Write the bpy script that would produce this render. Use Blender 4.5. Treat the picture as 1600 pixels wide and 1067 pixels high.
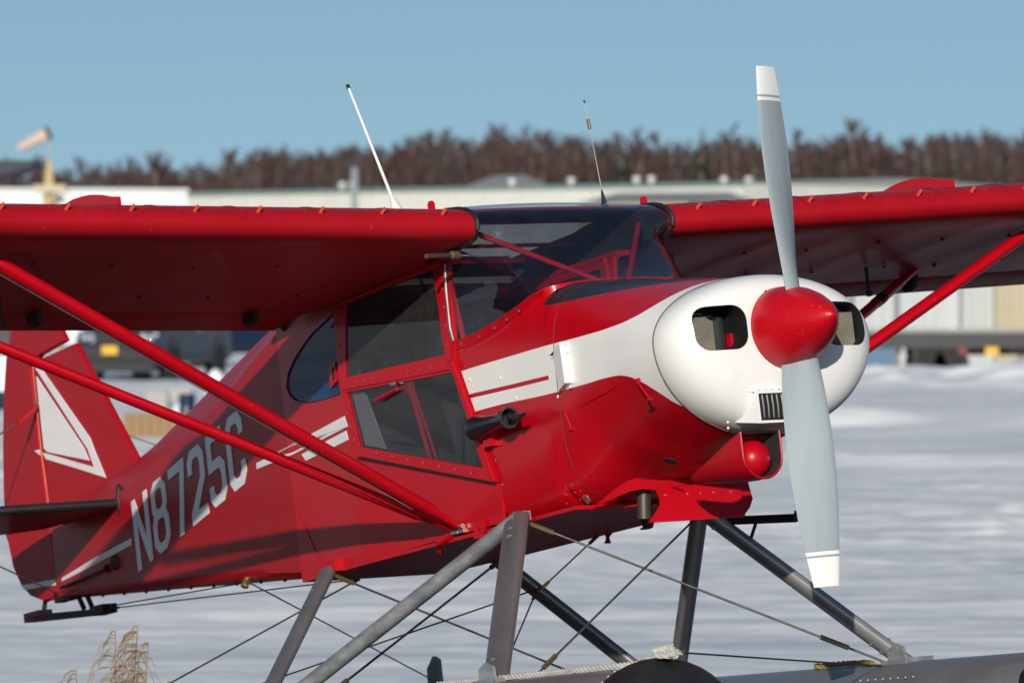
import bpy, bmesh, math, random
import numpy as np
from mathutils import Vector, Matrix
from mathutils.geometry import tessellate_polygon
random.seed(7); rng = np.random.default_rng(11)
S = bpy.context.scene
for o in list(bpy.data.objects): bpy.data.objects.remove(o)
COL = S.collection

# ------------------------------------------------------------------ camera
H = 2.15                                   # eye height above the snow
PITCH = math.radians(-0.41)
cd = bpy.data.cameras.new('camera'); cam = bpy.data.objects.new('camera', cd); COL.objects.link(cam)
cam.location = (0, 0, H); cam.rotation_euler = (math.radians(90) + PITCH, 0, 0)
cd.sensor_width = 36; cd.lens = 200; cd.clip_start = .5; cd.clip_end = 20000
cd.dof.use_dof = True; cd.dof.focus_distance = 21.3; cd.dof.aperture_fstop = 5.6
S.camera = cam
# ------------------------------------------------------------------ sky, sun
SUN = Vector((-.102, -.939, .328)).normalized()     # towards the sun
EL = math.asin(SUN.z); AZ = math.atan2(SUN.x, SUN.y)
w = bpy.data.worlds.new('World'); S.world = w; w.use_nodes = True
nt = w.node_tree; bg = nt.nodes['Background']
sky = nt.nodes.new('ShaderNodeTexSky'); sky.sky_type = 'NISHITA'; sky.sun_disc = False
sky.sun_elevation = EL; sky.sun_rotation = AZ; sky.air_density = 1.0; sky.dust_density = .35; sky.ozone_density = 2.2
# the real horizon lies below the wood and hills: read the sky a little higher up all round
stc = nt.nodes.new('ShaderNodeTexCoord'); sva = nt.nodes.new('ShaderNodeVectorMath'); sva.operation = 'ADD'; sva.inputs[1].default_value = (0, 0, .13)
svn = nt.nodes.new('ShaderNodeVectorMath'); svn.operation = 'NORMALIZE'
nt.links.new(stc.outputs['Generated'], sva.inputs[0]); nt.links.new(sva.outputs[0], svn.inputs[0]); nt.links.new(svn.outputs[0], sky.inputs[0])
stn = nt.nodes.new('ShaderNodeMix'); stn.data_type = 'RGBA'; stn.blend_type = 'MULTIPLY'; stn.inputs[0].default_value = 1; stn.inputs[7].default_value = (.97, 1.035, 1.0, 1)
nt.links.new(sky.outputs[0], stn.inputs[6]); nt.links.new(stn.outputs[2], bg.inputs[0]); bg.inputs[1].default_value = .079
sd = bpy.data.lights.new('sun', 'SUN'); sun = bpy.data.objects.new('sun', sd); COL.objects.link(sun)
sd.energy = 4.3; sd.angle = math.radians(.55); sd.color = (1, .93, .83)
sun.rotation_euler = (-SUN).to_track_quat('-Z', 'Y').to_euler(); sun.location = (0, -20, 30)
S.view_settings.view_transform = 'Standard'; S.view_settings.look = 'None'
S.view_settings.exposure = 0; S.view_settings.gamma = 1
S.render.engine = 'CYCLES'
S.cycles.max_bounces = 8; S.cycles.transparent_max_bounces = 16

# ------------------------------------------------------------------ materials
def N(nt, t, **kw):
    n = nt.nodes.new(t)
    for k, v in kw.items(): setattr(n, k, v)
    return n
def mat(name, col, rough=.5, metal=0, coat=0, var=.25, scale=6, bump=0, bscale=40, spec=.5, col2=None, streak=(1, 1, 1), emit=0, dirt=0, dirtcol=(.25, .2, .16), mid=.55, specks=0, speckcol=(.5, .28, .25), lo=.2, hi=.17):
    m = bpy.data.materials.new(name); m.use_nodes = True
    nt = m.node_tree; b = nt.nodes['Principled BSDF']; L = nt.links.new
    b.inputs['Metallic'].default_value = metal; b.inputs['Coat Weight'].default_value = coat
    b.inputs['Coat Roughness'].default_value = .08; b.inputs['Specular IOR Level'].default_value = spec
    tc = N(nt, 'ShaderNodeTexCoord'); mp = N(nt, 'ShaderNodeMapping'); mp.inputs['Scale'].default_value = streak
    L(tc.outputs['Object'], mp.inputs['Vector'])
    no = N(nt, 'ShaderNodeTexNoise'); no.inputs['Scale'].default_value = scale; no.inputs['Detail'].default_value = 8; no.inputs['Roughness'].default_value = .62
    L(mp.outputs[0], no.inputs['Vector'])
    rp = N(nt, 'ShaderNodeValToRGB'); c2 = col2 if col2 else tuple(c * (1 - var) for c in col)
    rp.color_ramp.elements[0].position = mid - lo; rp.color_ramp.elements[1].position = mid + hi
    rp.color_ramp.elements[0].color = (*c2, 1); rp.color_ramp.elements[1].color = (*col, 1)
    L(no.outputs[0], rp.inputs[0]); out = rp.outputs[0]
    if dirt:
        n2 = N(nt, 'ShaderNodeTexNoise'); n2.inputs['Scale'].default_value = scale * 3.1; n2.inputs['Detail'].default_value = 10; n2.inputs['Roughness'].default_value = .75
        L(mp.outputs[0], n2.inputs['Vector'])
        r2 = N(nt, 'ShaderNodeValToRGB'); r2.color_ramp.elements[0].position = .56; r2.color_ramp.elements[1].position = .8
        r2.color_ramp.elements[1].color = (dirt, dirt, dirt, 1)
        L(n2.outputs[0], r2.inputs[0]); mx = N(nt, 'ShaderNodeMix', data_type='RGBA')
        L(r2.outputs[0], mx.inputs[0]); L(out, mx.inputs[6]); mx.inputs[7].default_value = (*dirtcol, 1); out = mx.outputs[2]
    if specks:
        n3 = N(nt, 'ShaderNodeTexNoise'); n3.inputs['Scale'].default_value = 130; n3.inputs['Detail'].default_value = 3; L(tc.outputs['Object'], n3.inputs['Vector'])
        n4 = N(nt, 'ShaderNodeTexNoise'); n4.inputs['Scale'].default_value = 5; n4.inputs['Detail'].default_value = 6; L(tc.outputs['Object'], n4.inputs['Vector'])
        ad = N(nt, 'ShaderNodeMath', operation='MULTIPLY_ADD'); ad.inputs[1].default_value = .35; L(n4.outputs[0], ad.inputs[0]); L(n3.outputs[0], ad.inputs[2])
        r3 = N(nt, 'ShaderNodeValToRGB'); r3.color_ramp.elements[0].position = .925; r3.color_ramp.elements[1].position = .955; r3.color_ramp.elements[1].color = (specks, specks, specks, 1); L(ad.outputs[0], r3.inputs[0])
        m3 = N(nt, 'ShaderNodeMix', data_type='RGBA'); L(r3.outputs[0], m3.inputs[0]); L(out, m3.inputs[6]); m3.inputs[7].default_value = (*speckcol, 1); out = m3.outputs[2]
    L(out, b.inputs['Base Color'])
    mr = N(nt, 'ShaderNodeMapRange'); mr.inputs[3].default_value = rough * .75; mr.inputs[4].default_value = min(1, rough * 1.3)
    L(no.outputs[0], mr.inputs[0]); L(mr.outputs[0], b.inputs['Roughness'])
    if bump:
        nb = N(nt, 'ShaderNodeTexNoise'); nb.inputs['Scale'].default_value = bscale; nb.inputs['Detail'].default_value = 4
        L(mp.outputs[0], nb.inputs['Vector']); bn = N(nt, 'ShaderNodeBump'); bn.inputs['Strength'].default_value = bump; bn.inputs['Distance'].default_value = .01
        L(nb.outputs[0], bn.inputs['Height']); L(bn.outputs[0], b.inputs['Normal'])
    if emit: b.inputs['Emission Strength'].default_value = emit
    return m
RED = (.48, .002, .010)
M = {}
M['red'] = mat('red_paint', RED, .34, coat=.06, spec=.3, var=.12, scale=2.2, dirt=.08, dirtcol=(.30, .06, .05), bump=.02, bscale=14, specks=.7)
M['fabric'] = mat('red_fabric', (.39, .004, .010), .44, coat=.03, spec=.28, var=.14, scale=1.6, dirt=.16, dirtcol=(.28, .07, .07), bump=.16, bscale=6, specks=.8, streak=(.45, 1.5, 1))
M['white'] = mat('white_paint', (.80, .80, .785), .3, coat=.2, var=.05, scale=3, dirt=.22, dirtcol=(.5, .46, .40), specks=.6, speckcol=(.3, .27, .24))
M['decal'] = mat('white_vinyl', (.76, .77, .78), .4, var=.06, scale=5, dirt=.1, dirtcol=(.5, .45, .42))
M['black'] = mat('black_rubber', (.012, .012, .013), .55, var=.3, scale=9)
M['plastic'] = mat('black_plastic', (.014, .015, .017), .35, var=.2, scale=6, coat=.1)
M['dark'] = mat('dark_interior', (.02, .02, .022), .8, var=.3)
M['inside'] = mat('cabin_trim', (.05, .05, .052), .85, var=.3, scale=4)
M['seat'] = mat('seat_fabric', (.045, .044, .043), .9, var=.25, scale=18, bump=.1, bscale=90)
M['strut'] = mat('grey_strut_paint', (.24, .245, .255), .34, metal=.6, specks=.5, speckcol=(.4, .25, .15), var=.25, scale=5, dirt=.22, dirtcol=(.12, .07, .04), streak=(1, 1, .4))
M['polished'] = mat('polished_strut', (.42, .42, .43), .30, metal=.55, var=.2, scale=5); M['worn'] = mat('worn_strut_paint', (.20, .21, .22), .38, metal=.35, scale=9, col2=(.55, .58, .60), mid=.40, bump=.03, streak=(.5, 1, 1))
M['float'] = mat('float_paint', (.21, .215, .225), .38, metal=.3, specks=.7, speckcol=(.55, .55, .55), var=.2, scale=4, dirt=.25, dirtcol=(.5, .5, .5))
M['alu'] = mat('bare_aluminium', (.55, .55, .53), .3, metal=.9, var=.25, scale=12)
M['steel'] = mat('steel_cable', (.17, .17, .165), .4, metal=.7, var=.3, scale=20)
M['blade'] = mat('blade_grey', (.31, .36, .395), .55, spec=.3, var=.12, scale=3, streak=(6, 6, .5), dirt=.1, dirtcol=(.22, .24, .26))
M['brass'] = mat('brass_terminal', (.30, .21, .10), .45, metal=.7, var=.3, scale=20)
M['exhaust'] = mat('exhaust_steel', (.10, .085, .07), .5, metal=.5, var=.35, scale=8)
M['fins'] = mat('engine_fins', (.34, .31, .25), .6, metal=.3, var=.3, scale=10)
M['chrome'] = mat('screw_metal', (.6, .55, .5), .3, metal=.9, var=.3, scale=30)
M['redscrew'] = mat('painted_screw', (.5, .1, .08), .35, metal=.2, var=.4, scale=30)
M['seam'] = mat('seam_sealant', (.16, .13, .1), .7, var=.4, scale=12)
M['rope'] = mat('white_rope', (.62, .60, .54), .9, var=.35, scale=14, dirt=.5, dirtcol=(.3, .27, .22))
M['yrope'] = mat('yellow_rope', (.42, .34, .06), .8, scale=3.5, col2=(.02, .02, .015), mid=.5)
M['tan'] = mat('dry_grass', (.30, .20, .085), .8, var=.4, scale=30)
def glass(name, tint, refl=1.0, dust_sheen=.04, dcol=(.6, .6, .6), rough=.02):
    m = bpy.data.materials.new(name); m.use_nodes = True; nt = m.node_tree; L = nt.links.new
    nt.nodes.remove(nt.nodes['Principled BSDF']); out = nt.nodes['Material Output']
    tr = N(nt, 'ShaderNodeBsdfTransparent'); tr.inputs[0].default_value = (*tint, 1)
    gl = N(nt, 'ShaderNodeBsdfGlossy'); gl.inputs['Roughness'].default_value = rough
    df = N(nt, 'ShaderNodeBsdfDiffuse'); df.inputs[0].default_value = (*dcol, 1)
    ge = N(nt, 'ShaderNodeNewGeometry'); dt = N(nt, 'ShaderNodeVectorMath', operation='DOT_PRODUCT'); L(ge.outputs['Normal'], dt.inputs[0]); L(ge.outputs['Incoming'], dt.inputs[1])
    def mth(o, a, b=None):
        n_ = N(nt, 'ShaderNodeMath', operation=o)
        for i_, v in enumerate((a, b)):
            if v is None: continue
            if isinstance(v, (int, float)): n_.inputs[i_].default_value = v
            else: L(v, n_.inputs[i_])
        return n_.outputs[0]
    sch = mth('ADD', mth('MULTIPLY', mth('POWER', mth('SUBTRACT', 1.0, mth('ABSOLUTE', dt.outputs['Value'])), 5.0), .96), .04)     # Schlick, same from both sides
    mu = N(nt, 'ShaderNodeMath', operation='MULTIPLY'); mu.inputs[1].default_value = refl * .5; mu.use_clamp = True; L(sch, mu.inputs[0])
    tc = N(nt, 'ShaderNodeTexCoord'); no = N(nt, 'ShaderNodeTexNoise'); no.inputs['Scale'].default_value = 14; no.inputs['Detail'].default_value = 9; no.inputs['Roughness'].default_value = .75
    L(tc.outputs['Object'], no.inputs['Vector'])
    mr = N(nt, 'ShaderNodeMapRange'); mr.inputs[1].default_value = .35; mr.inputs[2].default_value = .75; mr.inputs[3].default_value = dust_sheen * .5; mr.inputs[4].default_value = dust_sheen * 1.7
    L(no.outputs[0], mr.inputs[0])
    m1 = N(nt, 'ShaderNodeMixShader'); L(mr.outputs[0], m1.inputs[0]); L(tr.outputs[0], m1.inputs[1]); L(df.outputs[0], m1.inputs[2])
    m2 = N(nt, 'ShaderNodeMixShader'); L(mu.outputs[0], m2.inputs[0]); L(m1.outputs[0], m2.inputs[1]); L(gl.outputs[0], m2.inputs[2])
    L(m2.outputs[0], out.inputs[0]); return m
M['pane'] = glass('dusty_plexiglass', (.55, .56, .58), 1.6, .03)
M['shield'] = glass('windshield_plexiglass', (.66, .69, .76), 3.0, .020, (.25, .32, .6))  # blue film colour stands in for sky reflected on the glass
M['skylight'] = glass('skylight_plexiglass', (.20, .22, .25), 1.6, .02)
M['quarter'] = glass('blue_quarter_plexiglass', (.30, .40, .52), 1.4, .30, (.025, .16, .40))
M['clearpane'] = glass('clear_plexiglass', (.74, .75, .77), 1.6, .010)
M['darkpane'] = glass('dark_plexiglass', (.05, .05, .055), 1.0, .02)
M['palegrey'] = mat('pale_grey_trim', (.32, .34, .36), .8, var=.1)

# cowl paint: red with a white flash and a black anti-glare patch, set out along x (aft-fore) and z
def cowl_material():
    m = mat('cowl_paint', RED, .30, coat=.10, spec=.35, var=.10, scale=2.5, dirt=.07, dirtcol=(.28, .07, .05), specks=.6, streak=(1.6, 1.6, .7)); nt = m.node_tree; L = nt.links.new
    b = nt.nodes['Principled BSDF']; red = b.inputs['Base Color'].links[0].from_socket
    tc = N(nt, 'ShaderNodeTexCoord'); sp = N(nt, 'ShaderNodeSeparateXYZ'); L(tc.outputs['Object'], sp.inputs[0])
    def curve(pts):
        mr = N(nt, 'ShaderNodeMapRange'); mr.inputs[1].default_value = -1.8; mr.inputs[2].default_value = .1; L(sp.outputs[0], mr.inputs[0])
        fc = N(nt, 'ShaderNodeFloatCurve'); c = fc.mapping.curves[0]
        pts = [((x + 1.8) / 1.9, (z + .4) / .8) for x, z in pts]
        while len(c.points) < len(pts): c.points.new(.5, .5)
        for q, p in zip(c.points, pts): q.location = p
        fc.mapping.update(); L(mr.outputs[0], fc.inputs[1])
        o = N(nt, 'ShaderNodeMapRange'); o.inputs[3].default_value = -.4; o.inputs[4].default_value = .4; L(fc.outputs[0], o.inputs[0]); return o.outputs[0]
    def step(a, bb):      # 1 where a > bb
        n = N(nt, 'ShaderNodeMath', operation='GREATER_THAN')
        for i, v in enumerate((a, bb)):
            if isinstance(v, (int, float)): n.inputs[i].default_value = v
            else: L(v, n.inputs[i])
        return n.outputs[0]
    def op(o, a, bb):
        n = N(nt, 'ShaderNodeMath', operation=o)
        for i, v in enumerate((a, bb)):
            if isinstance(v, (int, float)): n.inputs[i].default_value = v
            else: L(v, n.inputs[i])
        return n.outputs[0]
    x, z = sp.outputs[0], sp.outputs[2]
    zu = curve([(-1.8, .122), (-1.45, .122), (-1.0, .116), (-.72, .108), (-.55, .108), (-.40, .118), (-.32, .140), (-.26, .185), (-.22, .30), (.1, .39)])
    zl = curve([(-1.8, -.052), (-1.5, -.050), (-1.0, -.070), (-.74, -.075), (-.58, -.077), (-.46, -.088), (-.36, -.122), (-.28, -.175), (-.20, -.25), (.1, -.39)])
    white = op('MULTIPLY', step(zu, z), step(z, zl))
    white = op('MAXIMUM', white, step(x, -.195))
    rl = op('MULTIPLY', op('MULTIPLY', step(z, op('ADD', op('MULTIPLY', x, -.036), -.052)), step(op('ADD', op('MULTIPLY', x, -.036), -.035), z)), step(-1.03, x))
    white = op('MULTIPLY', white, op('SUBTRACT', 1.0, rl))
    black = op('MULTIPLY', step(z, op('ADD', op('MULTIPLY', x, -.03), .244)), op('MULTIPLY', step(x, -1.075), step(-.30, x)))
    m1 = N(nt, 'ShaderNodeMix', data_type='RGBA'); L(white, m1.inputs[0]); L(red, m1.inputs[6]); m1.inputs[7].default_value = (.79, .79, .77, 1)
    m2 = N(nt, 'ShaderNodeMix', data_type='RGBA'); L(black, m2.inputs[0]); L(m1.outputs[2], m2.inputs[6]); m2.inputs[7].default_value = (.018, .02, .022, 1)
    L(m2.outputs[2], b.inputs['Base Color']); return m
M['cowl'] = cowl_material()

# ------------------------------------------------------------------ mesh helpers
def mesh(name, V, F, smooth=True, ang=35, mats=(), fm=None, recalc=True):
    me = bpy.data.meshes.new(name); me.from_pydata([tuple(map(float, v)) for v in V], [], [tuple(f) for f in F]); 
    for m in mats: me.materials.append(m)
    if fm is not None: me.polygons.foreach_set('material_index', fm)
    if recalc:
        b = bmesh.new(); b.from_mesh(me); bmesh.ops.remove_doubles(b, verts=b.verts, dist=1e-6); bmesh.ops.recalc_face_normals(b, faces=b.faces); b.to_mesh(me); b.free()
    if smooth:
        me.polygons.foreach_set('use_smooth', [True] * len(me.polygons)); me.set_sharp_from_angle(angle=math.radians(ang))
    me.update(); return me
def add(name, me, m=None, parent=None, loc=None, rot=None):
    if m is not None and not me.materials: me.materials.append(M[m] if isinstance(m, str) else m)
    o = bpy.data.objects.new(name, me); COL.objects.link(o)
    if parent is not None: o.parent = parent
    if loc is not None: o.location = loc
    if rot is not None: o.rotation_euler = rot
    return o
def tag(o, label=None, cat=None, group=None, kind=None):
    if label: o['label'] = label
    if cat: o['category'] = cat
    if group: o['group'] = group
    if kind: o['kind'] = kind
    return o
class G:                                   # collects shapes into one mesh
    def __init__(s): s.V = []; s.F = []; s.m = []; s.mi = 0
    def put(s, V, F):
        n = len(s.V); s.V += [tuple(v) for v in V]; s.F += [tuple(i + n for i in f) for f in F]; s.m += [s.mi] * len(F); return s
    def loft(s, rings, cap=True, closed=True):
        k = len(rings[0]); V = [p for r in rings for p in r]; F = []
        for i in range(len(rings) - 1):
            for j in range(k if closed else k - 1):
                a, b = i * k + j, i * k + (j + 1) % k; F.append((a, b, b + k, a + k))
        if cap and closed: F.append(tuple(range(k))[::-1]); F.append(tuple(range((len(rings) - 1) * k, len(rings) * k)))
        return s.put(V, F)
    def tube(s, pts, r, n=8, r2=None, up=None, cap=True):
        pts = [Vector(p) for p in pts]; rings = []
        for i, p in enumerate(pts):
            t = (pts[min(i + 1, len(pts) - 1)] - pts[max(i - 1, 0)]).normalized()
            a = Vector(up) if up is not None else (Vector((0, 0, 1)) if abs(t.z) < .9 else Vector((1, 0, 0)))
            a = (a - t * a.dot(t)).normalized(); b = t.cross(a)
            ra = r[i] if isinstance(r, (list, tuple)) else r; rb = ra if r2 is None else (r2[i] if isinstance(r2, (list, tuple)) else r2)
            rings.append([p + a * ra * math.cos(2 * math.pi * k / n) + b * rb * math.sin(2 * math.pi * k / n) for k in range(n)])
        return s.loft(rings, cap)
    def box(s, c, d, R=None):
        V = []
        for sx in (-.5, .5):
            for sy in (-.5, .5):
                for sz in (-.5, .5):
                    v = Vector((sx * d[0], sy * d[1], sz * d[2])); v = R @ v if R else v; V.append(Vector(c) + v)
        return s.put(V, [(0, 1, 3, 2), (4, 6, 7, 5), (0, 4, 5, 1), (2, 3, 7, 6), (0, 2, 6, 4), (1, 5, 7, 3)])
    def slab(s, poly, f0, f1, holes=()):   # poly in 2D; f0/f1 map (a,b)->3D for the two faces
        loops = [poly] + list(holes); allp = [p for l in loops for p in l]
        tri = tessellate_polygon([[Vector((a, b, 0)) for a, b in l] for l in loops]); n = len(allp)
        V = [f0(*p) for p in allp] + [f1(*p) for p in allp]
        F = [tuple(t) for t in tri] + [tuple(i + n for i in t)[::-1] for t in tri]; k = 0
        for l in loops:
            q = len(l)
            for i in range(q): a, b = k + i, k + (i + 1) % q; F.append((a, b, b + n, a + n))
            k += q
        return s.put(V, F)
    def rev(s, prof, c, ax=(1, 0, 0), n=24):     # prof: (along, radius)
        ax = Vector(ax).normalized(); a = (Vector((0, 0, 1)) if abs(ax.z) < .9 else Vector((1, 0, 0))); a = (a - ax * a.dot(ax)).normalized(); b = ax.cross(a); c = Vector(c)
        return s.loft([[c + ax * t + (a * math.cos(2 * math.pi * k / n) + b * math.sin(2 * math.pi * k / n)) * max(r, 1e-4) for k in range(n)] for t, r in prof])
    def me(s, name, smooth=True, ang=35, mats=()): return mesh(name, s.V, s.F, smooth, ang, mats, s.m if mats else None)
    def obj(s, name, m, parent=None, smooth=True, ang=35, loc=None, rot=None): return add(name, s.me(name, smooth, ang), m, parent, loc, rot)
def lerp(a, b, t): return a + (b - a) * t
def interp(x, tab):                        # tab sorted ascending in x
    return float(np.interp(x, [p[0] for p in tab], [p[1] for p in tab]))

# ================================================================== THE FLOATPLANE
# aircraft frame: x forward (propeller at 0), y to port, z up; the machine sits nose-up on its floats
CA = Vector((17.323404, -11.9503546, -2.4935186))
cr, cu, cf = Vector((.5129912, .8511815, -.1110409)), Vector((.1610828, .0316038, .9864348)), Vector((-.8431443, .5239192, .1208982))
wf = Vector((0, math.cos(PITCH), math.sin(PITCH))); wu = Vector((0, -math.sin(PITCH), math.cos(PITCH)))
R3 = Matrix(((cr.x, cr.y, cr.z), tuple(wf.y * cf[i] + wu.y * cu[i] for i in range(3)), tuple(wf.z * cf[i] + wu.z * cu[i] for i in range(3))))
HUB = Vector((0, 0, H)) + R3 @ (-CA)
BASE = Vector((-2.0, 0, -1.78))
plane = bpy.data.objects.new('floatplane', None); COL.objects.link(plane)
plane.matrix_world = Matrix.Translation(HUB + R3 @ BASE) @ R3.to_4x4()
tag(plane, 'red and white high-wing airplane on grey floats, registration N8725C on its flank', 'airplane')
def part(g, name, m, ang=35, smooth=True):
    return g.obj(name, m, plane, smooth, ang, loc=-BASE)
def sub(g, name, m, parent, ang=35, smooth=True): return g.obj(name, m, parent, smooth, ang)

# ---- side line of the fuselage
def ys(x):
    return interp(x, [(-6.05, .03), (-3.15, .352), (-2.62, .385), (0, .385)])
screw_me = G().rev([(0, .0065), (.002, .0062), (.0035, .004), (.0038, .0005)], (0, 0, 0), (0, -1, 0), 8).me('screw')
screw_me.materials.append(M['redscrew'])
chrome_me = screw_me.copy(); chrome_me.name = 'screw_bare'; chrome_me.materials.clear(); chrome_me.materials.append(M['chrome'])
white_me = screw_me.copy(); white_me.name = 'rivet_white'; white_me.materials.clear(); white_me.materials.append(M['white'])
def screws(pts, parent, me=screw_me, name='screw', rot=None, s=1):
    for p in pts:
        o = add(name, me, None, parent, p, rot); o.scale = (s, s, s)
def along(a, b, n):
    a, b = Vector(a), Vector(b); return [a.lerp(b, (i + .5) / n) for i in range(n)]

# ---- aft fuselage
SPINE = [(-6.05, .17), (-5.6, .205), (-5.19, .262), (-5.026, .296), (-4.438, .465), (-3.872, .628), (-3.5, .70), (-3.15, .735)]
SHO = [(-6.05, .08), (-5.2, .10), (-4.438, .20), (-3.872, .33), (-3.5, .44), (-3.15, .53)]
BOT = [(-6.05, -.25), (-4.86, -.351), (-3.8, -.443), (-3.15, -.515)]
rings = []
for x in np.linspace(-3.2, -6.05, 36):
    s_, zs, zl, zb = ys(x), interp(x, SPINE), interp(x, SHO), interp(x, BOT)
    half = [(0, zb - .012), (s_ * .5, zb - .008), (s_ * .93, zb), (s_, zb + .025)] + [(s_, lerp(zb + .03, zl, t)) for t in (.02, .25, .5, .75, 1)]
    half += [(s_ * (1 - t) ** .85, zl + (zs - zl) * t) for t in (.2, .42, .65, .85)] + [(0, zs)]
    ring = [(x, -y, z) for y, z in half] + [(x, y, z) for y, z in half[-2:0:-1]]
    rings.append(ring)
fus = part(G().loft(rings), 'fuselage', 'fabric', 40)
# cabin flanks: panel under the door and panel round the quarter window (both sides)
QW = [(-2.64, .514), (-2.711, .496), (-2.861, .462), (-2.962, .425), (-3.053, .383), (-3.122, .335), (-3.147, .285), (-3.125, .246), (-3.070, .216), (-2.965, .192), (-2.832, .183), (-2.66, .179)]
LOW = [(-1.495, -.352), (-2.548, -.094), (-2.628, .2), (-2.62, -.525), (-2.0, -.52), (-1.495, -.515)]
for sg, nm in ((-1, 'starboard'), (1, 'port')):
    g = G()
    fo = lambda a, b: (a, sg * ys(a), b); fi = lambda a, b: (a, sg * (ys(a) - .012), b)
    g.slab([(-1.495, -.352), (-2.548, -.094), (-2.62, .19), (-2.62, -.515), (-2.0, -.508), (-1.495, -.503)], fo, fi)
    g.slab([(-2.62, .56), (-2.62, -.515), (-3.2, -.515), (-3.2, .56)], fo, fi, [QW])
    sub(g, 'side_panel', 'red', fus, 30)
    q = sub(G().slab(QW, lambda a, b: (a, sg * (ys(a) - .004), b), lambda a, b: (a, sg * (ys(a) - .008), b)), 'quarter_window', 'quarter', fus, 30)
    sub(G().tube([(a, sg * (ys(a) + .001), b) for a, b in QW + QW[:1]], .0022, 6), 'window_gasket', 'black', fus)
sub(G().slab([(-.97, .385), (-.97, -.385), (-2.62, -.385), (-3.2, -.346), (-3.2, .346), (-2.62, .385)], lambda a, b: (a, b, -.527 if abs(b) else 0), lambda a, b: (a, b, -.512)), 'belly_panel', 'red', fus)
g = G()       # fabric seams on the flank and drain fittings under the belly
g.tube([(x, -ys(x) - .0008, z) for x, z in ((-3.33, .0), (-3.24, -.13), (-3.12, -.30), (-2.99, -.49))], .0016, 5)
g.tube([(-3.95, -ys(-3.95) - .001, -.30), (-3.2, -ys(-3.2) - .001, -.37)], .0013, 5)
sub(g, 'fabric_seam', 'fabric', fus)
for x in np.arange(-5.6, -3.2, .23):
    sub(G().rev([(0, .008), (.008, .008), (.011, .003)], (x, -.4 * ys(x), interp(x, BOT) - .008), (0, 0, -1), 8), 'drain_grommet', 'red', fus)
# registration letters (12 inch block letters) on the starboard flank
LET = {
 'N': [[(0, 0), (0, 1), (.2, 1), (.76, .34), (.76, 1), (1, 1), (1, 0), (.8, 0), (.24, .66), (.24, 0)]],
 '8': [[(.28, 0), (.0, .13), (.0, .43), (.12, .53), (.03, .62), (.03, .88), (.28, 1), (.72, 1), (.97, .88), (.97, .62), (.88, .53), (1, .43), (1, .13), (.72, 0)],
       [(.36, .13), (.64, .13), (.76, .2), (.76, .39), (.64, .46), (.36, .46), (.24, .39), (.24, .2)], [(.36, .6), (.64, .6), (.73, .65), (.73, .82), (.64, .87), (.36, .87), (.27, .82), (.27, .65)]],
 '7': [[(0, .86), (0, 1), (1, 1), (1, .9), (.62, 0), (.36, 0), (.73, .86)]],
 '2': [[(0, 0), (0, .16), (.72, .58), (.74, .78), (.64, .86), (.36, .86), (.25, .78), (.25, .68), (0, .68), (0, .86), (.22, 1), (.78, 1), (1, .86), (1, .52), (.40, .15), (1, .15), (1, 0)]],
 '5': [[(0, .12), (0, .30), (.25, .30), (.25, .22), (.36, .14), (.64, .14), (.75, .22), (.75, .40), (.64, .48), (.02, .48), (.02, 1), (.96, 1), (.96, .86), (.27, .86), (.27, .62), (.76, .62), (1, .5), (1, .14), (.78, 0), (.22, 0)]],
 'C': [[(.22, 0), (0, .14), (0, .86), (.22, 1), (.78, 1), (1, .86), (1, .68), (.75, .68), (.75, .78), (.64, .86), (.36, .86), (.25, .78), (.25, .22), (.36, .14), (.64, .14), (.75, .22), (.75, .32), (1, .32), (1, .14), (.78, 0)]]}
for i, ch in enumerate('N8725C'):
    x0 = -5.015 + i * .232; sh = .165
    mp = lambda a, b: (x0 + a * .193, -.262 + i * .232 * sh + b * .315 + a * .193 * sh)
    loops = [[mp(a, b) for a, b in l] for l in LET[ch]]
    sub(G().slab(loops[0], lambda a, b: (a, -ys(a) - .0035, b), lambda a, b: (a, -ys(a) - .0005, b), loops[1:]), 'registration_letter', 'decal', fus, 30, False)
def stripe(poly, nm='stripe'):
    sub(G().slab(poly, lambda a, b: (a, -ys(a) - .0035, b), lambda a, b: (a, -ys(a) - .0005, b)), nm, 'decal', fus, 30, False)
stripe([(-3.55, -.003), (-3.548, .022), (-3.15, .045), (-2.64, .088), (-2.62, .042), (-3.15, .003)])
stripe([(-3.07, -.008), (-3.035, -.04), (-2.625, -.012), (-2.64, .027), (-2.85, .010)])
stripe([(-5.06, -.105), (-5.065, -.134), (-5.6, -.168), (-5.975, -.188), (-5.965, -.172), (-5.5, -.132)])
# ventral hardware near the tail
sub(G().rev([(0, .035), (.012, .033), (.02, .02)], (-5.28, -ys(-5.28), -.185), (0, -1, 0), 12), 'inspection_plate', 'inside', fus)
sub(G().tube([(-5.40, -ys(-5.4) - .01, -.20), (-5.62, -ys(-5.6) - .015, -.21), (-5.98, -.05, -.215)], .006, 6), 'rudder_cable', 'black', fus)
sub(G().rev([(0, .022), (.05, .004)], (-5.38, -ys(-5.38), -.20), (-1, -.12, 0), 10), 'cable_fairlead', 'dark', fus)

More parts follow.
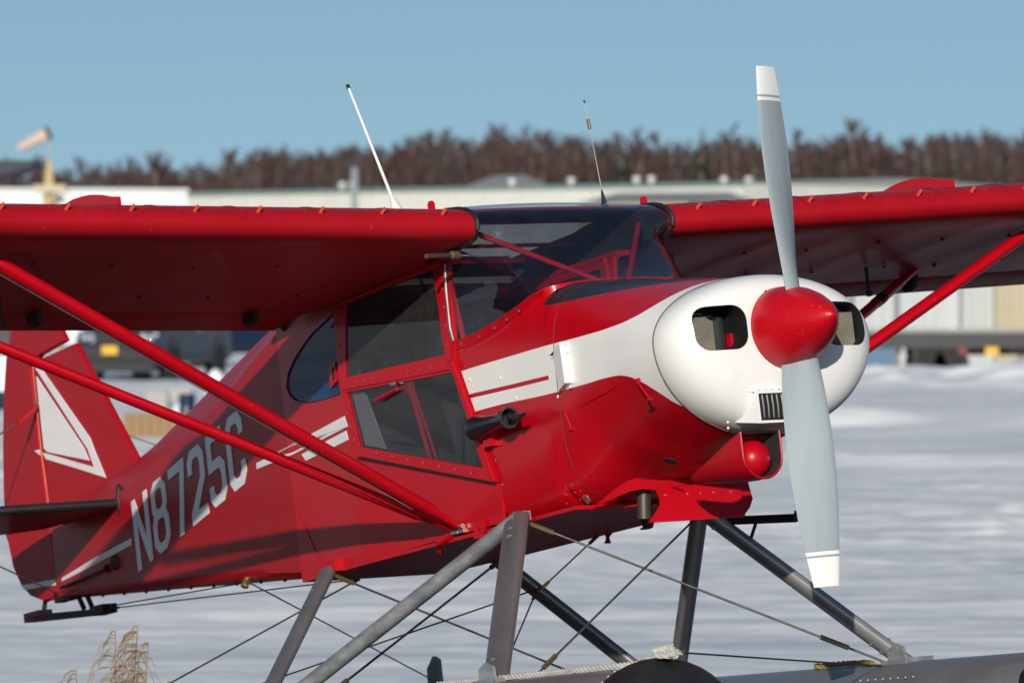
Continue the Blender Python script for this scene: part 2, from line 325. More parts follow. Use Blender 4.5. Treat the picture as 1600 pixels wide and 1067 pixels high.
# ---- windshield base line (centre -> starboard door post)
BX = [(-1.03, 0, .365), (-1.032, .10, .365), (-1.036, .20, .361), (-1.05, .28, .352), (-1.08, .335, .342), (-1.135, .37, .326), (-1.20, .381, .302), (-1.30, .385, .281), (-1.39, .385, .264), (-1.50, .385, .25), (-1.60, .385, .243), (-1.69, .385, .241)]
def outline(w, zt, zc, zb, nu, nl, n=48):       # half outline from top centre to bottom centre, superellipse halves
    a = np.linspace(0, math.pi, n); out = []
    for t in a:
        c, s_ = math.cos(t), math.sin(t); e = nu if c >= 0 else nl
        yy = w * abs(s_) ** (2 / e); zz = zc + (zt - zc if c >= 0 else zc - zb) * (abs(c) ** (2 / e)) * (1 if c >= 0 else -1)
        out.append((yy, zz))
    return out
def resample(poly, n):
    P_ = np.array(poly); d = np.r_[0, np.cumsum(np.linalg.norm(np.diff(P_, axis=0), axis=1))]; t = np.linspace(0, d[-1], n)
    return np.stack([np.interp(t, d, P_[:, k]) for k in range(P_.shape[1])], 1)
def sect(x):          # cowl / boot-cowl section parameters at station x
    T = lambda tab: interp(x, tab)
    return dict(w=T([(-1.7, .385), (-1.3, .388), (-.97, .402), (-.6, .425), (-.35, .447), (-.19, .455)]),
                zt=T([(-1.7, .44), (-1.03, .366), (-.97, .352), (-.55, .288), (-.35, .252), (-.19, .226)]),
                zc=T([(-1.7, -.05), (-.97, -.05), (-.19, -.02)]),
                zb=T([(-1.7, -.525), (-1.0, -.518), (-.92, -.497), (-.80, -.452), (-.70, -.438), (-.55, -.430), (-.19, -.372)]),
                nu=T([(-1.7, 6), (-1.03, 4.2), (-.97, 3.6), (-.55, 2.6), (-.19, 2.0)]),
                nl=T([(-1.7, 9), (-1.2, 6), (-.97, 3.6), (-.75, 2.3), (-.5, 1.9), (-.19, 2.0)]))
def xedge(z):         # front edge of the door
    return interp(z, [(-.60, -1.495), (-.345, -1.495), (.19, -1.718), (.25, -1.70), (.6, -1.69)])
rows = []
K = 40
for j, (bx, by_, bz) in enumerate([(-.972, 0, .354)] + BX):
    p = sect(bx); oc = outline(**p, n=90)
    if j > 1:     # start where the outline reaches the windshield base
        lower = [q for q in oc if q[1] < bz - .004 and q[0] >= by_ * .6] if by_ < .3 else [q for q in oc if q[1] < bz - .004]
        oc = [(by_, bz)] + lower
    pts = resample(oc, K); wj = min(1, max(0, (j - 5) / 7.0))
    row = [(bx + wj * (xedge(z) + 1.69) * (1 if z < .24 else 0), -y, z) for y, z in pts]
    rows.append(row)
g = G(); g.loft(rows, False, False); g.loft([[(x, -y, z) for x, y, z in r_] for r_ in rows], False, False)
boot = part(g, 'boot_cowl', 'cowl', 50)
# trim strip with screws along the windshield base
ws = G()
base_s = [(x, -y, z) for x, y, z in BX]
for sg in (1, -1):
    top, bot = [], []
    for k in range(len(BX)):
        x, y, z = BX[k]
        i = rows[k + 1]; q = Vector(i[2]) if k < 5 else Vector(i[1]) ; d = (q - Vector(i[0])).normalized(); d = Vector((d.x, d.y, d.z))
        nrm = Vector((.25 if k < 5 else 0, -(y / .385) ** 2, 1 - (y / .385) ** 3)).normalized()
        wd = .040 if k > 4 else .032
        a = Vector(i[0]) + nrm * .006 - d * .006; b = Vector(i[0]) + d * wd + nrm * .004
        top.append((a.x, a.y * sg, a.z)); bot.append((b.x, b.y * sg, b.z))
    ws.loft([top, bot], False, False)
sub(ws, 'trim_strip', 'red', boot, 60)
screws([(x, -y - .004, z - .018) for x, y, z in ((-1.66, .386, .243), (-1.52, .386, .25), (-1.40, .386, .264), (-1.30, .386, .281), (-1.21, .383, .30))], boot, chrome_me)
screws([(-1.66, -.389, .20), (-1.575, -.389, -.13), (-1.50, -.389, -.26), (-1.47, -.389, -.36)], boot)
screws([(-1.1, -.39, -.03), (-1.4, -.39, .05), (-1.1, -.393, .05), (-1.3, -.39, -.045), (-1.63, -.388, .08)], boot, white_me)

# ---- engine cowling
rings = []
for x in np.linspace(-.968, -.19, 18):
    oc = resample(outline(**sect(x), n=80), 40); rings.append([(x, -y, z) for y, z in oc] + [(x, y, z) for y, z in oc[-2:0:-1]])
cowl = part(G().loft(rings, False), 'engine_cowling', 'cowl', 50)
# nose bowl: closed body with two cooling inlets cut in
bowl_prof = [(-.19, 1), (-.165, 1.004), (-.13, .998), (-.095, .98), (-.06, .945), (-.03, .885), (-.008, .80), (.006, .70), (.014, .58), (.018, .42), (.02, .2)]
rings = []
p0 = sect(-.19)
for x, s_ in bowl_prof:
    p = dict(p0); zc = -.03
    p['w'] *= s_; p['zt'] = (p['zt']) * (s_ if s_ > .75 else s_) ; p['zb'] = (p['zb']) * (s_); p['zc'] *= s_
    oc = resample(outline(**p, n=80), 44); rings.append([(x, -y, z) for y, z in oc] + [(x, y, z) for y, z in oc[-2:0:-1]])
bowl_me = G().loft(rings).me('nose_bowl', True, 60, (M['white'], M['black']))
tmp = bpy.data.objects.new('tmp', bowl_me); COL.objects.link(tmp)
def rrect(cy, cz, w_, h_, r_, x0, x1):
    pts = []
    for qx, qz, a0 in ((1, 1, 0), (-1, 1, 90), (-1, -1, 180), (1, -1, 270)):
        for a in np.linspace(a0, a0 + 90, 7): pts.append((cy + qx * (w_ / 2 - r_) + r_ * math.cos(math.radians(a)), cz + qz * (h_ / 2 - r_) + r_ * math.sin(math.radians(a))))
    return [[(x0, y, z) for y, z in pts], [(x1, y, z) for y, z in pts]]
cutters = []
for sg in (-1, 1):
    cm = G().loft(rrect(sg * .276, .012, .212, .168, .058, -.16, .3)).me('cut', False, 30, (M['white'], M['black'])); cm.polygons.foreach_set('material_index', [1] * len(cm.polygons))
    co = bpy.data.objects.new('cut', cm); COL.objects.link(co); cutters.append(co)
    md = tmp.modifiers.new('b', 'BOOLEAN'); md.operation = 'DIFFERENCE'; md.object = co; md.solver = 'EXACT'
bpy.context.view_layer.update()
ev = tmp.evaluated_get(bpy.context.evaluated_depsgraph_get()); nb = bpy.data.meshes.new_from_object(ev)
nb.polygons.foreach_set('use_smooth', [True] * len(nb.polygons)); nb.set_sharp_from_angle(angle=math.radians(40)); nb.name = 'nose_bowl'
for o in [tmp] + cutters: bpy.data.objects.remove(o)
bowl = add('nose_bowl', nb, None, plane, -BASE)
for sg in (-1, 1):
    sub(G().loft(rrect(sg * .268, .012, .226, .172, .06, -.05, -.0495), False), 'inlet_lip', 'white', bowl) if False else None
    g = G()
    for k in range(16):
        g.box((-.112, sg * (.262 + k * .0072), -.002 + (0 if k > 3 else -.004 * (4 - k))), (.075, .0032, .135))
    g.box((-.145, sg * .315, .01), (.02, .11, .16))
    sub(g, 'cylinder_fins', 'fins', bowl, 30, False)
    sub(G().tube([(-.125, sg * .222, -.068), (-.12, sg * .222, .0), (-.125, sg * .222, .062)], .036, 16), 'starter_ring', 'dark', bowl)
    sub(G().box((-.10, sg * .176, -.028), (.03, .010, .06)), 'baffle', 'red', bowl)
    sub(G().tube([(-.13, sg * .30, .075), (-.09, sg * .26, .068), (-.10, sg * .21, .05), (-.14, sg * .19, .02)], .006, 8), 'ignition_lead', 'plastic', bowl)
g = G(); oc = resample(outline(**sect(-.19), n=80), 60); pr = [(-.192, -y * 1.003, z * 1.003) for y, z in oc] + [(-.192, y * 1.003, z * 1.003) for y, z in oc[-2:0:-1]]
g.tube(pr + pr[:2], .0035, 5, cap=False); sub(g, 'seam_bead', 'seam', bowl)
# oil-cooler box with louvres
g = G(); g.loft([[(-.185, -.19, -.16), (-.185, .06, -.16), (-.185, .06, -.362), (-.185, -.215, -.315)], [(.028, -.172, -.232), (.028, .06, -.232), (.028, .06, -.352), (.028, -.172, -.352)]])
cool = sub(g, 'cooler_box', 'white', bowl, 20)
sub(G().box((.029, -.055, -.292), (.004, .216, .1)), 'cooler_core', 'black', bowl)
g = G()
for k in range(10):
    g.tube([(.033, -.152 + k * .0215, -.335), (.036, -.152 + k * .0215, -.292), (.033, -.152 + k * .0215, -.249)], .0052, 6)
sub(g, 'cooler_fin', 'plastic', bowl)
screws([(.03 - .12 * t, -.182 - .012 * t, lerp(-.232, -.21, t)) for t in np.linspace(.05, .9, 7)] + [(-.09, -.225 - .01 * t, -.22 - .13 * t) for t in np.linspace(0, 1, 7)], bowl, white_me, 'rivet', (0, 0, .4), .8)
screws([(.027, -.16 + .03 * k, -.224) for k in range(5)], bowl, white_me, 'rivet', (0, 0, 1.4), .8)

# ---- cowl furniture
seam = G(); oc = resample(outline(**sect(-.969), n=80), 60); pr = [(-.969, -y * 1.002, z * 1.002) for y, z in oc[9:]]
seam.tube(pr, .0016, 5); sub(seam, 'seam_bead', M.setdefault('darkseam', mat('dark_seam', (.07, .02, .018), .7)), cowl)
g = G(); g.slab([(-.94, .085), (-.86, .105), (-.845, -.055), (-.925, -.075)], lambda a, b: (a, -.425 - .02 * (a + .94) / .09, b), lambda a, b: (a, -.40, b))
sub(g, 'louvre_box', 'white', cowl, 20, False)
g = G(); g.slab([(-.965, .068), (-.925, .082), (-.925, .073)], lambda a, b: (a, -.4275, b), lambda a, b: (a, -.41, b)); sub(g, 'louvre_gap', 'dark', cowl)
screws([(-.96, -.407, .045), (-.85, -.42, .10), (-.845, -.42, .065), (-.85, -.421, -.07), (-.97, -.405, -.09)], cowl, white_me, 'rivet')
for x0, z0, x1, z1 in ((-.935, -.155, -.905, -.225), (-.345, -.135, -.285, -.205)):
    sy = -sect(x0)['w'] * (1 - .5 * abs((z0 + .05) / .45) ** sect(x0)['nl'])
    g = G(); g.tube([(x0, sy - .002, z0), (x1, sy + .002, z1)], .0045, 6); g.box((x1, sy, z1), (.034, .009, .009)); g.box((x0, sy - .001, z0 + .01), (.018, .008, .018)); sub(g, 'latch', 'red', cowl)
g = G(); g.tube([(x, -interp(x, [(-.96, .398), (-.6, .418), (-.33, .43)]), z) for x, z in ((-.955, -.165), (-.8, -.150), (-.6, -.128), (-.40, -.10))], .0025, 5); sub(g, 'panel_seam', 'red', cowl)
g = G(); g.tube([(-.36, -.432, -.062), (-.30, -.436, -.07), (-.30, -.425, -.105)], .003, 5); sub(g, 'panel_seam', 'seam', cowl)
# chin scoop with round plug, cowl lip, hanging outlet plate, exhaust
def ringpts(x, cy, cz, ry, rz, n=28, a0=0, a1=2 * math.pi):
    return [(x, cy + ry * math.cos(a), cz + rz * math.sin(a)) for a in np.linspace(a0, a1, n)]
def ush(x, r_, cz, top, cy=-.125, n=22):
    return [(x, cy - r_, top), (x, cy - r_, lerp(top, cz, .5))] + [(x, cy - r_ * math.cos(a), cz - r_ * math.sin(a)) for a in np.linspace(0, math.pi, n)] + [(x, cy + r_, lerp(top, cz, .5)), (x, cy + r_, top)]
g = G(); g.loft([ush(-.05, .088, -.462, -.372), ush(-.10, .089, -.461, -.385), ush(-.20, .084, -.460, -.415), ush(-.32, .068, -.463, -.445), ush(-.44, .045, -.470, -.465), ush(-.52, .015, -.478, -.475)], False, True)
chin = part(g, 'chin_scoop', 'red', 50)
sub(G().loft([ush(-.0495, .0875, -.462, -.375), ush(-.049, .081, -.462, -.378), ush(-.20, .075, -.458, -.40)], False, True), 'scoop_shade_skin', 'dark', chin)  # inner skin coloured dark to paint the shaded gap round the plug
sub(G().tube(ush(-.048, .0865, -.462, -.372), .0045, 6), 'scoop_rim', 'red', chin)
sub(G().rev([(0, .074), (.004, .074)], (-.20, -.125, -.452), (-1, 0, 0), 24), 'scoop_back', 'dark', chin)
prof = [(-.12, .070)] + [(-.12 + .073 * math.sin(a), .0715 * math.cos(a)) for a in np.radians(np.linspace(0, 88, 12))]
dome = sub(G().rev(prof, (0, -.125, -.468), (1, 0, 0), 32), 'intake_plug', 'red', chin)
sub(G().rev([(-.058, .010), (-.047, .010), (-.046, .006)], (-.006, -.100, -.474), (1, 0, 0), 14), 'plug_bolt', 'redscrew', chin)
LIP = [(-.97, -.315, -.528), (-.90, -.300, -.500), (-.85, -.268, -.467), (-.82, -.225, -.442), (-.80, -.155, -.428), (-.79, -.05, -.430), (-.79, .06, -.441), (-.79, .18, -.455), (-.79, .29, -.468), (-.82, .32, -.47)]
LI2 = [(-.972, -.311, -.533), (-.905, -.292, -.514), (-.86, -.255, -.497), (-.835, -.212, -.483), (-.82, -.165, -.478), (-.81, -.105, -.488), (-.805, .02, -.490), (-.80, .15, -.492), (-.79, .285, -.494), (-.82, .32, -.488)]
g = G(); g.loft([LIP, LI2], False, False); g.loft([[(x - .006, y, z) for x, y, z in LI2], [(x - .006, y, z) for x, y, z in LIP]], False, False)
lip = part(g, 'cowl_outlet_lip', 'red', 60)
PL = [(-.205, -.614), (.232, -.610), (.27, -.577), (.292, -.545), (.290, -.475), (.08, -.475), (-.135, -.485), (-.128, -.525), (-.135, -.55), (-.16, -.577)]
g = G(); g.slab(PL, lambda a, b: (-.772 - .25 * (b + .5), a, b), lambda a, b: (-.779 - .25 * (b + .5), a, b)); flap_plate = part(g, 'outlet_plate', 'red', 30, False)
sub(G().box((-.740, .014, -.613), (.012, .435, .008)), 'plate_hem', 'red', flap_plate)
screws([(-.768, y, -.512) for y in (-.1, 0, .06, .12, .2)], flap_plate, screw_me, 'screw', (0, 0, math.pi / 2), .8)
g = G(); g.tube([(-.89, -.115, -.40), (-.89, -.118, -.48), (-.90, -.124, -.585)], .027, 18, cap=False); g.tube([(-.89, -.115, -.40), (-.89, -.118, -.48), (-.899, -.1235, -.583)], .024, 18, cap=False); part(g, 'exhaust_pipe', 'exhaust')
part(G().slab([(-.30, -.20), (.30, -.20), (.28, -.47), (-.28, -.47)], lambda a, b: (-.962, a, b), lambda a, b: (-.968, a, b)), 'firewall', 'dark')
g = G(); g.box((-.87, .0, -.40), (.14, .36, .08)); part(g, 'engine_sump', 'dark')
screws([(-1.0 + .03 * math.cos(a) * k, -.395 + .012 * k, -.40 - .03 * k) for k in range(1, 4) for a in (0, 1.2, 2.4)], boot, screw_me, 'rivet', (0, 0, 0), .6)
part(G().rev([(0, .02), (.006, .02), (.01, .012)], (-.955, -.335, -.49), (0, -1, -.5), 12), 'cowl_fastener', 'chrome')
part(G().rev([(0, .026), (.002, .026)], (-.50, -.235, -.415), (0.1, -.5, -1), 14), 'drain_hole', 'dark')

# ---- spinner and propeller
prof = [(-.012, .140), (-.012, .156), (0, .157), (.03, .1555), (.08, .149), (.14, .134), (.20, .110), (.25, .083), (.29, .056), (.32, .032), (.336, .014), (.342, .001)]
sp = part(G().rev(prof, (0, 0, 0), (1, 0, 0), 48), 'spinner', 'red', 40)
for a in np.radians([20, 65, 115, 160, 200, 245, 295, 340]):
    o = add('screw', screw_me, None, sp, (.012, .1565 * math.cos(a), .1565 * math.sin(a))); o.rotation_euler = (a + math.pi, 0, 0)
for d in (1, -1):
    sections = []
    tabs = dict(c=[(.10, .125), (.16, .142), (.25, .160), (.40, .174), (.55, .176), (.70, .162), (.85, .132), (.977, .100)],
                b=[(.10, 38), (.25, 34), (.45, 27), (.65, 20), (.85, 16), (.977, 14)], t=[(.10, .055), (.16, .045), (.3, .028), (.6, .018), (.977, .009)])
    rad = sorted(set(list(np.linspace(.10, .845, 18)) + [.8465, .858, .8595, .8685, .87, .92, .968, .975, .977]))
    for r_ in rad:
        c = interp(r_, tabs['c']); b = math.radians(interp(r_, tabs['b'])); th = interp(r_, tabs['t'])
        if r_ > .97: c *= 1 - (r_ - .97) * 1.6
        le = Vector((math.sin(b), -d * math.cos(b), 0)); nrm = Vector((math.cos(b), d * math.sin(b), 0))
        ax = Vector((.085, 0, d * r_)); ring = []
        prof = [(.5, 0), (.47, .35), (.38, .72), (.2, 1.0), (0, .98), (-.2, .72), (-.38, .34), (-.5, .04), (-.5, -.04), (-.2, -.12), (.2, -.15), (.42, -.16)]
        for a, t in prof: ring.append(ax + le * (a * c + .006 * 0) + nrm * t * th * .7)
        sections.append(ring)
    g = G(); k = len(sections[0])
    for i in range(len(sections) - 1):
        rm = (rad[i] + rad[i + 1]) / 2; g.mi = 1 if (rm > .869 or .8465 < rm < .8592) else 0
        V = sections[i] + sections[i + 1]; g.put(V, [(j, (j + 1) % k, k + (j + 1) % k, k + j) for j in range(k)])
    g.put(sections[-1], [tuple(range(k))]); g.put(sections[0], [tuple(range(k))[::-1]]); g.m[-2:] = [1, 0]
    bl = add('propeller_blade', g.me('propeller_blade', True, 40, (M['blade'], M['white'])), None, plane, -BASE)

# ---- wings
AF = [(0, .062), (.006, .085), (.02, .108), (.045, .129), (.08, .146), (.13, .161), (.2, .172), (.3, .178), (.4, .173), (.5, .160), (.6, .139), (.665, .122), (.74, .099), (.82, .07), (.83, .067)]
AL = [(.83, .012), (.74, .007), (.6, .004), (.4, .001), (.25, .0), (.15, .0), (.08, .0), (.045, .002), (.022, .009), (.010, .020), (.003, .038)]
CH, XLE, DIH, YR = 1.625, -1.338, .031, .458
def wz(xc, y): return .578 - .095 * xc + DIH * (abs(y))
def wing_top(x, y): 
    xc = (XLE - x) / CH; return wz(xc, y) + interp(xc, AF)
def ribsag(y):       # fabric sags a little between the ribs
    return .0035 * abs(math.sin(math.pi * (abs(y) - YR) / .34)) ** .7
for sg in (-1, 1):
    rings = []
    for y in list(np.arange(YR, 5.2, .0567)) + [5.25, 5.3, 5.34]:
        tip = 1 if y < 5.2 else math.sqrt(max(.05, 1 - ((y - 5.2) / .16) ** 2)); sag = ribsag(y) if y > YR + .3 else 0
        ring = []
        for xc, t in AF: ring.append((XLE - xc * CH, sg * y, wz(xc, y) + .06 + (t - .06) * tip - (sag if .08 < xc < .8 else 0)))
        for xc, t in AL: ring.append((XLE - xc * CH, sg * y, wz(xc, y) + .06 + (t - .06) * tip + (sag if .08 < xc < .8 else 0)))
        rings.append(ring)
    wing = part(G().loft(rings), 'wing', 'fabric', 45)
    # flap and aileron
    for nm, y0, y1 in (('flap', .49, 2.62), ('aileron', 2.645, 5.05)):
        rr = []
        for y in np.linspace(y0, y1, 26):
            R_ = [(.838, .030), (.841, .050), (.85, .060), (.90, .040), (.95, .020), (1.0, .003), (1.0, -.001), (.93, .004), (.86, .009), (.842, .014)]
            rr.append([(XLE - xc * CH, sg * y, wz(xc, y) + t - (.0015 * abs(math.sin(math.pi * y / .34)) if .85 < xc < .99 else 0)) for xc, t in R_])
        fl = sub(G().loft(rr), nm, 'fabric', wing, 40)
    for y in (.74, 1.72, 2.55, 3.6):
        g = G(); x = XLE - .83 * CH; g.slab([(x + .05, wz(.8, y) + .012), (x + .03, wz(.8, y) - .035), (x - .02, wz(.8, y) - .05), (x - .05, wz(.85, y) - .03), (x - .06, wz(.86, y) + .012)], lambda a, b: (a, sg * (y - .012), b), lambda a, b: (a, sg * (y + .012), b))
        sub(g, 'hinge_bracket', 'black', wing)
    g = G(); y = 2.06; g.rev([(0, .008), (.10, .008), (.102, .016), (.125, .014)], (XLE - .6 * CH, sg * y, wz(.6, y)), (0, 0, -1), 10); sub(g, 'tie_down_ring', 'black', wing)
    g = G(); g.slab([(-2.06, 0), (-2.02, .03), (-1.92, .058), (-1.80, .071), (-1.68, .070), (-1.58, .055), (-1.51, .034), (-1.475, .016), (-1.47, -.06), (-2.06, -.09)], lambda a, b: (a, sg * 1.895, wing_top(min(a, -1.55), 1.9) + .012 + b), lambda a, b: (a, sg * 1.915, wing_top(min(a, -1.55), 1.9) + .012 + b)) if False else None
    top = [(x, wing_top(x, 1.9)) for x in np.linspace(-2.27, -1.46, 12)]
    arch = [(x, z + 0.078 * max(0, math.sin(math.pi * (i + .35) / 11.9)) ** .8) for i, (x, z) in enumerate(top)]
    arch[-1] = (-1.462, top[-1][1] + .034)
    g = G(); g.slab([(x, z - .03) for x, z in top] + arch[::-1], lambda a, b: (a, sg * 1.935, b), lambda a, b: (a, sg * 1.95, b)); fence = sub(g, 'wing_fence', 'red', wing, 30)
    sub(G().rev([(0, .05), (.012, .05), (.022, .042), (.026, .001)], (-1.95, sg * 2.05, wing_top(-1.95, 2.05) - .004), (0, 0, 1), 18), 'fuel_cap', 'red', wing)
    vg_lit = G().box((0, 0, .004), (.062, .003, .013)).me('vortex_generator', False); vg_shade = G().box((0, 0, .003), (.04, .0025, .009)).me('vortex_generator', False); vg_shade.materials.append(M['redscrew'])
    vg_lit.materials.append(M['vg'] if 'vg' in M else M.setdefault('vg', mat('vg_lit_orange', (.62, .055, .02), .45, var=.2)))  # sun-catching plate coloured lit orange, its shaded partner a darker red
    for k, y in enumerate(np.arange(.62, 4.9, .272)):
        for dy, an in ((-.03, .5), (.045, -.45)):
            x = -1.358; o = add('vortex_generator', vg_lit if an > 0 else vg_shade, None, wing, (x, sg * (y + dy * .9), wing_top(x, y) - .003)); o.rotation_euler = (0, -.78, an)
    # rib tapes over the leading edge, underside creases
    g = G()
    for y in np.arange(YR + .34, 5.0, .34):
        up = [(XLE - xc * CH, sg * y, wz(xc, y) + t + .0015) for xc, t in AF[:13]]; lo = [(XLE - xc * CH, sg * y, wz(xc, y) + t - .0015) for xc, t in AL[::-1]]
        for line in (up,):
            g.loft([[(x, yy - .018, z) for x, yy, z in line], [(x, yy - .012, z + (.001 if line is up else -.001)) for x, yy, z in line], [(x, yy + .012, z + (.001 if line is up else -.001)) for x, yy, z in line], [(x, yy + .018, z) for x, yy, z in line]], False, False)
    sub(g, 'rib_tape', 'fabric', wing)
    for y in np.arange(YR + .30, 4.8, .34):
        for xc in (.3, .62):
            sub(G().rev([(0, .009), (.006, .009), (.009, .004)], (XLE - xc * CH + random.uniform(-.05, .05), sg * (y + random.uniform(-.04, .04)), wz(xc, y) + .004), (0, 0, -1), 8), 'drain_grommet', 'dark', wing)
    # black root seal round the leading edge and lifting lug
    seal = [(XLE + .004 - xc * CH, sg * (YR - .004), wz(xc, YR) + t) for xc, t in AF[10::-1]] + [(XLE + .004 - xc * CH, sg * (YR - .004), wz(xc, YR) + t - .003) for xc, t in AL[::-1][:7]]
    sub(G().tube(seal, .010, 8), 'root_seal', 'black', wing)
    g = G(); yl = sg * (.503 if sg < 0 else .49); zt_ = wing_top(-1.58, .5)
    g.slab([(-.013, 0), (-.013, .035), (-.006, .046), (.006, .046), (.013, .035), (.013, 0)], lambda a, b: (-1.575, yl + a, zt_ - .004 + b), lambda a, b: (-1.59, yl + a, zt_ - .004 + b)); sub(g, 'lifting_lug', 'red', wing)
    # lift struts
    for nm, x0, x1, y1, rr_ in (('front', -1.815, -1.62, 2.5, .036), ('rear', -1.865, -2.50, 2.45, .030)):
        a = Vector((x0, sg * .40, -.478)); b = Vector((x1, sg * y1, wz((XLE - x1) / CH, y1) + .01))
        d = (b - a).normalized(); st = part(G().tube([a, a + d * .10, a + d * .16, b - d * .16, b - d * .1, b], [.018, .022, rr_ * 1.15, rr_ * 1.15, .022, .018], 14, [.014, .016, rr_ * .72, rr_ * .72, .016, .014], up=(1, 0, 0)), 'lift_strut', 'red')
        if nm == 'rear': sub(G().tube([a + d * 2.06, a + d * 2.11], rr_ * 1.2, 14, rr_ * .8, up=(1, 0, 0)), 'dark_band', 'black', st)  # plain black band round the rear strut
        sub(G().box(a - d * .02, (.05, .03, .03)), 'fork_end', 'alu', st)
        sub(G().rev([(-.03, .01), (.03, .01)], a, (1, 0, 0), 8), 'bolt', 'chrome', st)
# thin bright metal bead stands in for the near front strut's sunlit weld seam
part(G().tube([(-1.799, -.61, -.402), (-1.631, -2.4, .556)], .0022, 5), 'strut_weld_bead', 'alu')
# ---- roof between the wings: skylight then fabric
roof = part(G().slab([(-2.45, .462), (-2.45, -.462), (-3.16, -.40), (-3.16, .40)], lambda a, b: (a, b, wing_top(-2.2, .3) - .05 * (-2.45 - a)), lambda a, b: (a, b, wing_top(-2.2, .3) - .05 * (-2.45 - a) - .02)), 'cabin_roof', 'fabric')
xf = np.linspace(-1.575, -1.84, 5); g = G()
for off in (.004, -.008): g.loft([[(x, y_, wing_top(x, .458) + off - .004 * (abs(y_) > 0)) for x in xf] for y_ in (-.455, 0, .455)], False, False)
sub(g, 'roof_front', 'red', roof)
sub(G().loft([[(x, y_, wing_top(x, .458) - .012) for x in xf] for y_ in (-.45, 0, .45)], False, False), 'headliner', 'dark', roof)
xs = np.linspace(-1.84, -2.45, 6); sub(G().loft([[(x, -.455, wing_top(x, .458) - .004) for x in xs], [(x, 0, wing_top(x, .458) + .004) for x in xs], [(x, .455, wing_top(x, .458) - .004) for x in xs]], False, False), 'skylight', 'skylight', roof)
for sg in (-1, 1):      # bulkhead closing the cabin side above the door
    sub(G().box((-2.16, sg * .42, .572), (1.0, .075, .02)), 'door_header', 'red', roof)
    sub(G().tube([(-1.72, sg * .405, .56), (-2.62, sg * .405, .535)], .014, 8), 'roof_tube', 'red', roof)
sub(G().slab([(-.452, .54), (.452, .54), (.452, .72), (-.452, .72)], lambda a, b: (-2.58, a, b), lambda a, b: (-2.60, a, b)), 'roof_bulkhead', 'inside', roof)
for sg in (-1, 1):      # black liner over the wing root rib inside the cabin
    po = [(XLE - .02 - xc * CH, wz(xc, YR) + t - .012) for xc, t in AF[1:8]] + [(-2.30, .715), (-2.62, .705), (-3.1, .68), (-3.1, .52)] + [(XLE - .02 - xc * CH, wz(xc, YR) + t + .012) for xc, t in AL[1:-1]]
    sub(G().slab(po, lambda a, b: (a, sg * .445, b), lambda a, b: (a, sg * .452, b)), 'root_liner', 'dark', roof, 30, False)
    sub(G().slab([(-2.62, .55), (-2.62, .72), (-3.15, .70), (-3.15, .55)], lambda a, b: (a, sg * (ys(a) - .02), b), lambda a, b: (a, sg * (ys(a) - .03), b)), 'roof_liner', 'dark', roof, 30, False)

# ---- windshield
CEN = [(-1.60, .772), (-1.50, .752), (-1.42, .728), (-1.36, .690), (-1.315, .645), (-1.285, .60), (-1.245, .55), (-1.185, .485), (-1.115, .425), (-1.065, .388), (-1.03, .367)]
END = [(-1.60, .458, .755), (-1.50, .458, .738), (-1.41, .458, .712), (-1.345, .458, .672), (-1.335, .458, .64), (-1.41, .455, .595), (-1.62, .44, .572), (-1.70, .40, .50), (-1.705, .388, .40), (-1.70, .386, .31), (-1.69, .385, .243)]
BLEND = [1, 1, 1, 1, .9, .6, .25, 0, 0, 0, 0]
yb = [b[1] / .385 for b in BX]; xb = [(-1.03 - b[0]) / .66 for b in BX]; zbq = [(.365 - b[2]) / .124 for b in BX]
rows_w = []
for (xc, zc), (xe, ye, ze), bl in zip(CEN, END, BLEND):
    row = []
    for k in range(12):
        u = lerp(yb[k], k / 11, bl); v = lerp(xb[k], (k / 11) ** 3, bl); zz = lerp(zbq[k], (k / 11) ** 2, bl)
        row.append((lerp(xc, xe, v), -u * ye, lerp(zc, ze, zz)))
    rows_w.append([(x, -y, z) for x, y, z in row[:0:-1]] + row)
# swap so the row runs port -> starboard
wsh = part(G().loft(rows_w, False, False), 'windshield', 'shield', 80)
sub(G().tube([(-1.575, y, wing_top(-1.575, .458) + .004 * (1 - abs(y) / .458)) for y in np.linspace(-.455, .455, 9)], .006, 6), 'top_strip', 'red', wsh)
# cabin steel tubes
def tb(a, b, r=.0125, nm='cabin_tube', m='red'): part(G().tube([a, b], r, 10), nm, m)
tb((-1.52, -.40, .66), (-1.12, -.05, .372), .011); tb((-1.50, .40, .66), (-1.10, .06, .372), .011)
tb((-1.64, -.40, .60), (-2.45, .38, .62), .011)
tb((-1.95, -.38, .66), (-1.95, .38, .66), .008)
tb((-1.68, .385, .56), (-1.74, .385, .18), .012); tb((-1.30, .375, .30), (-2.62, .38, .24), .010); tb((-1.30, .375, .27), (-2.62, .38, .21), .008)
for sg in (-1, 1): tb((-1.735, sg * .372, .56), (-1.56, sg * .36, -.34), .012); tb((-2.63, sg * .372, .56), (-2.6, sg * .37, -.5), .012)
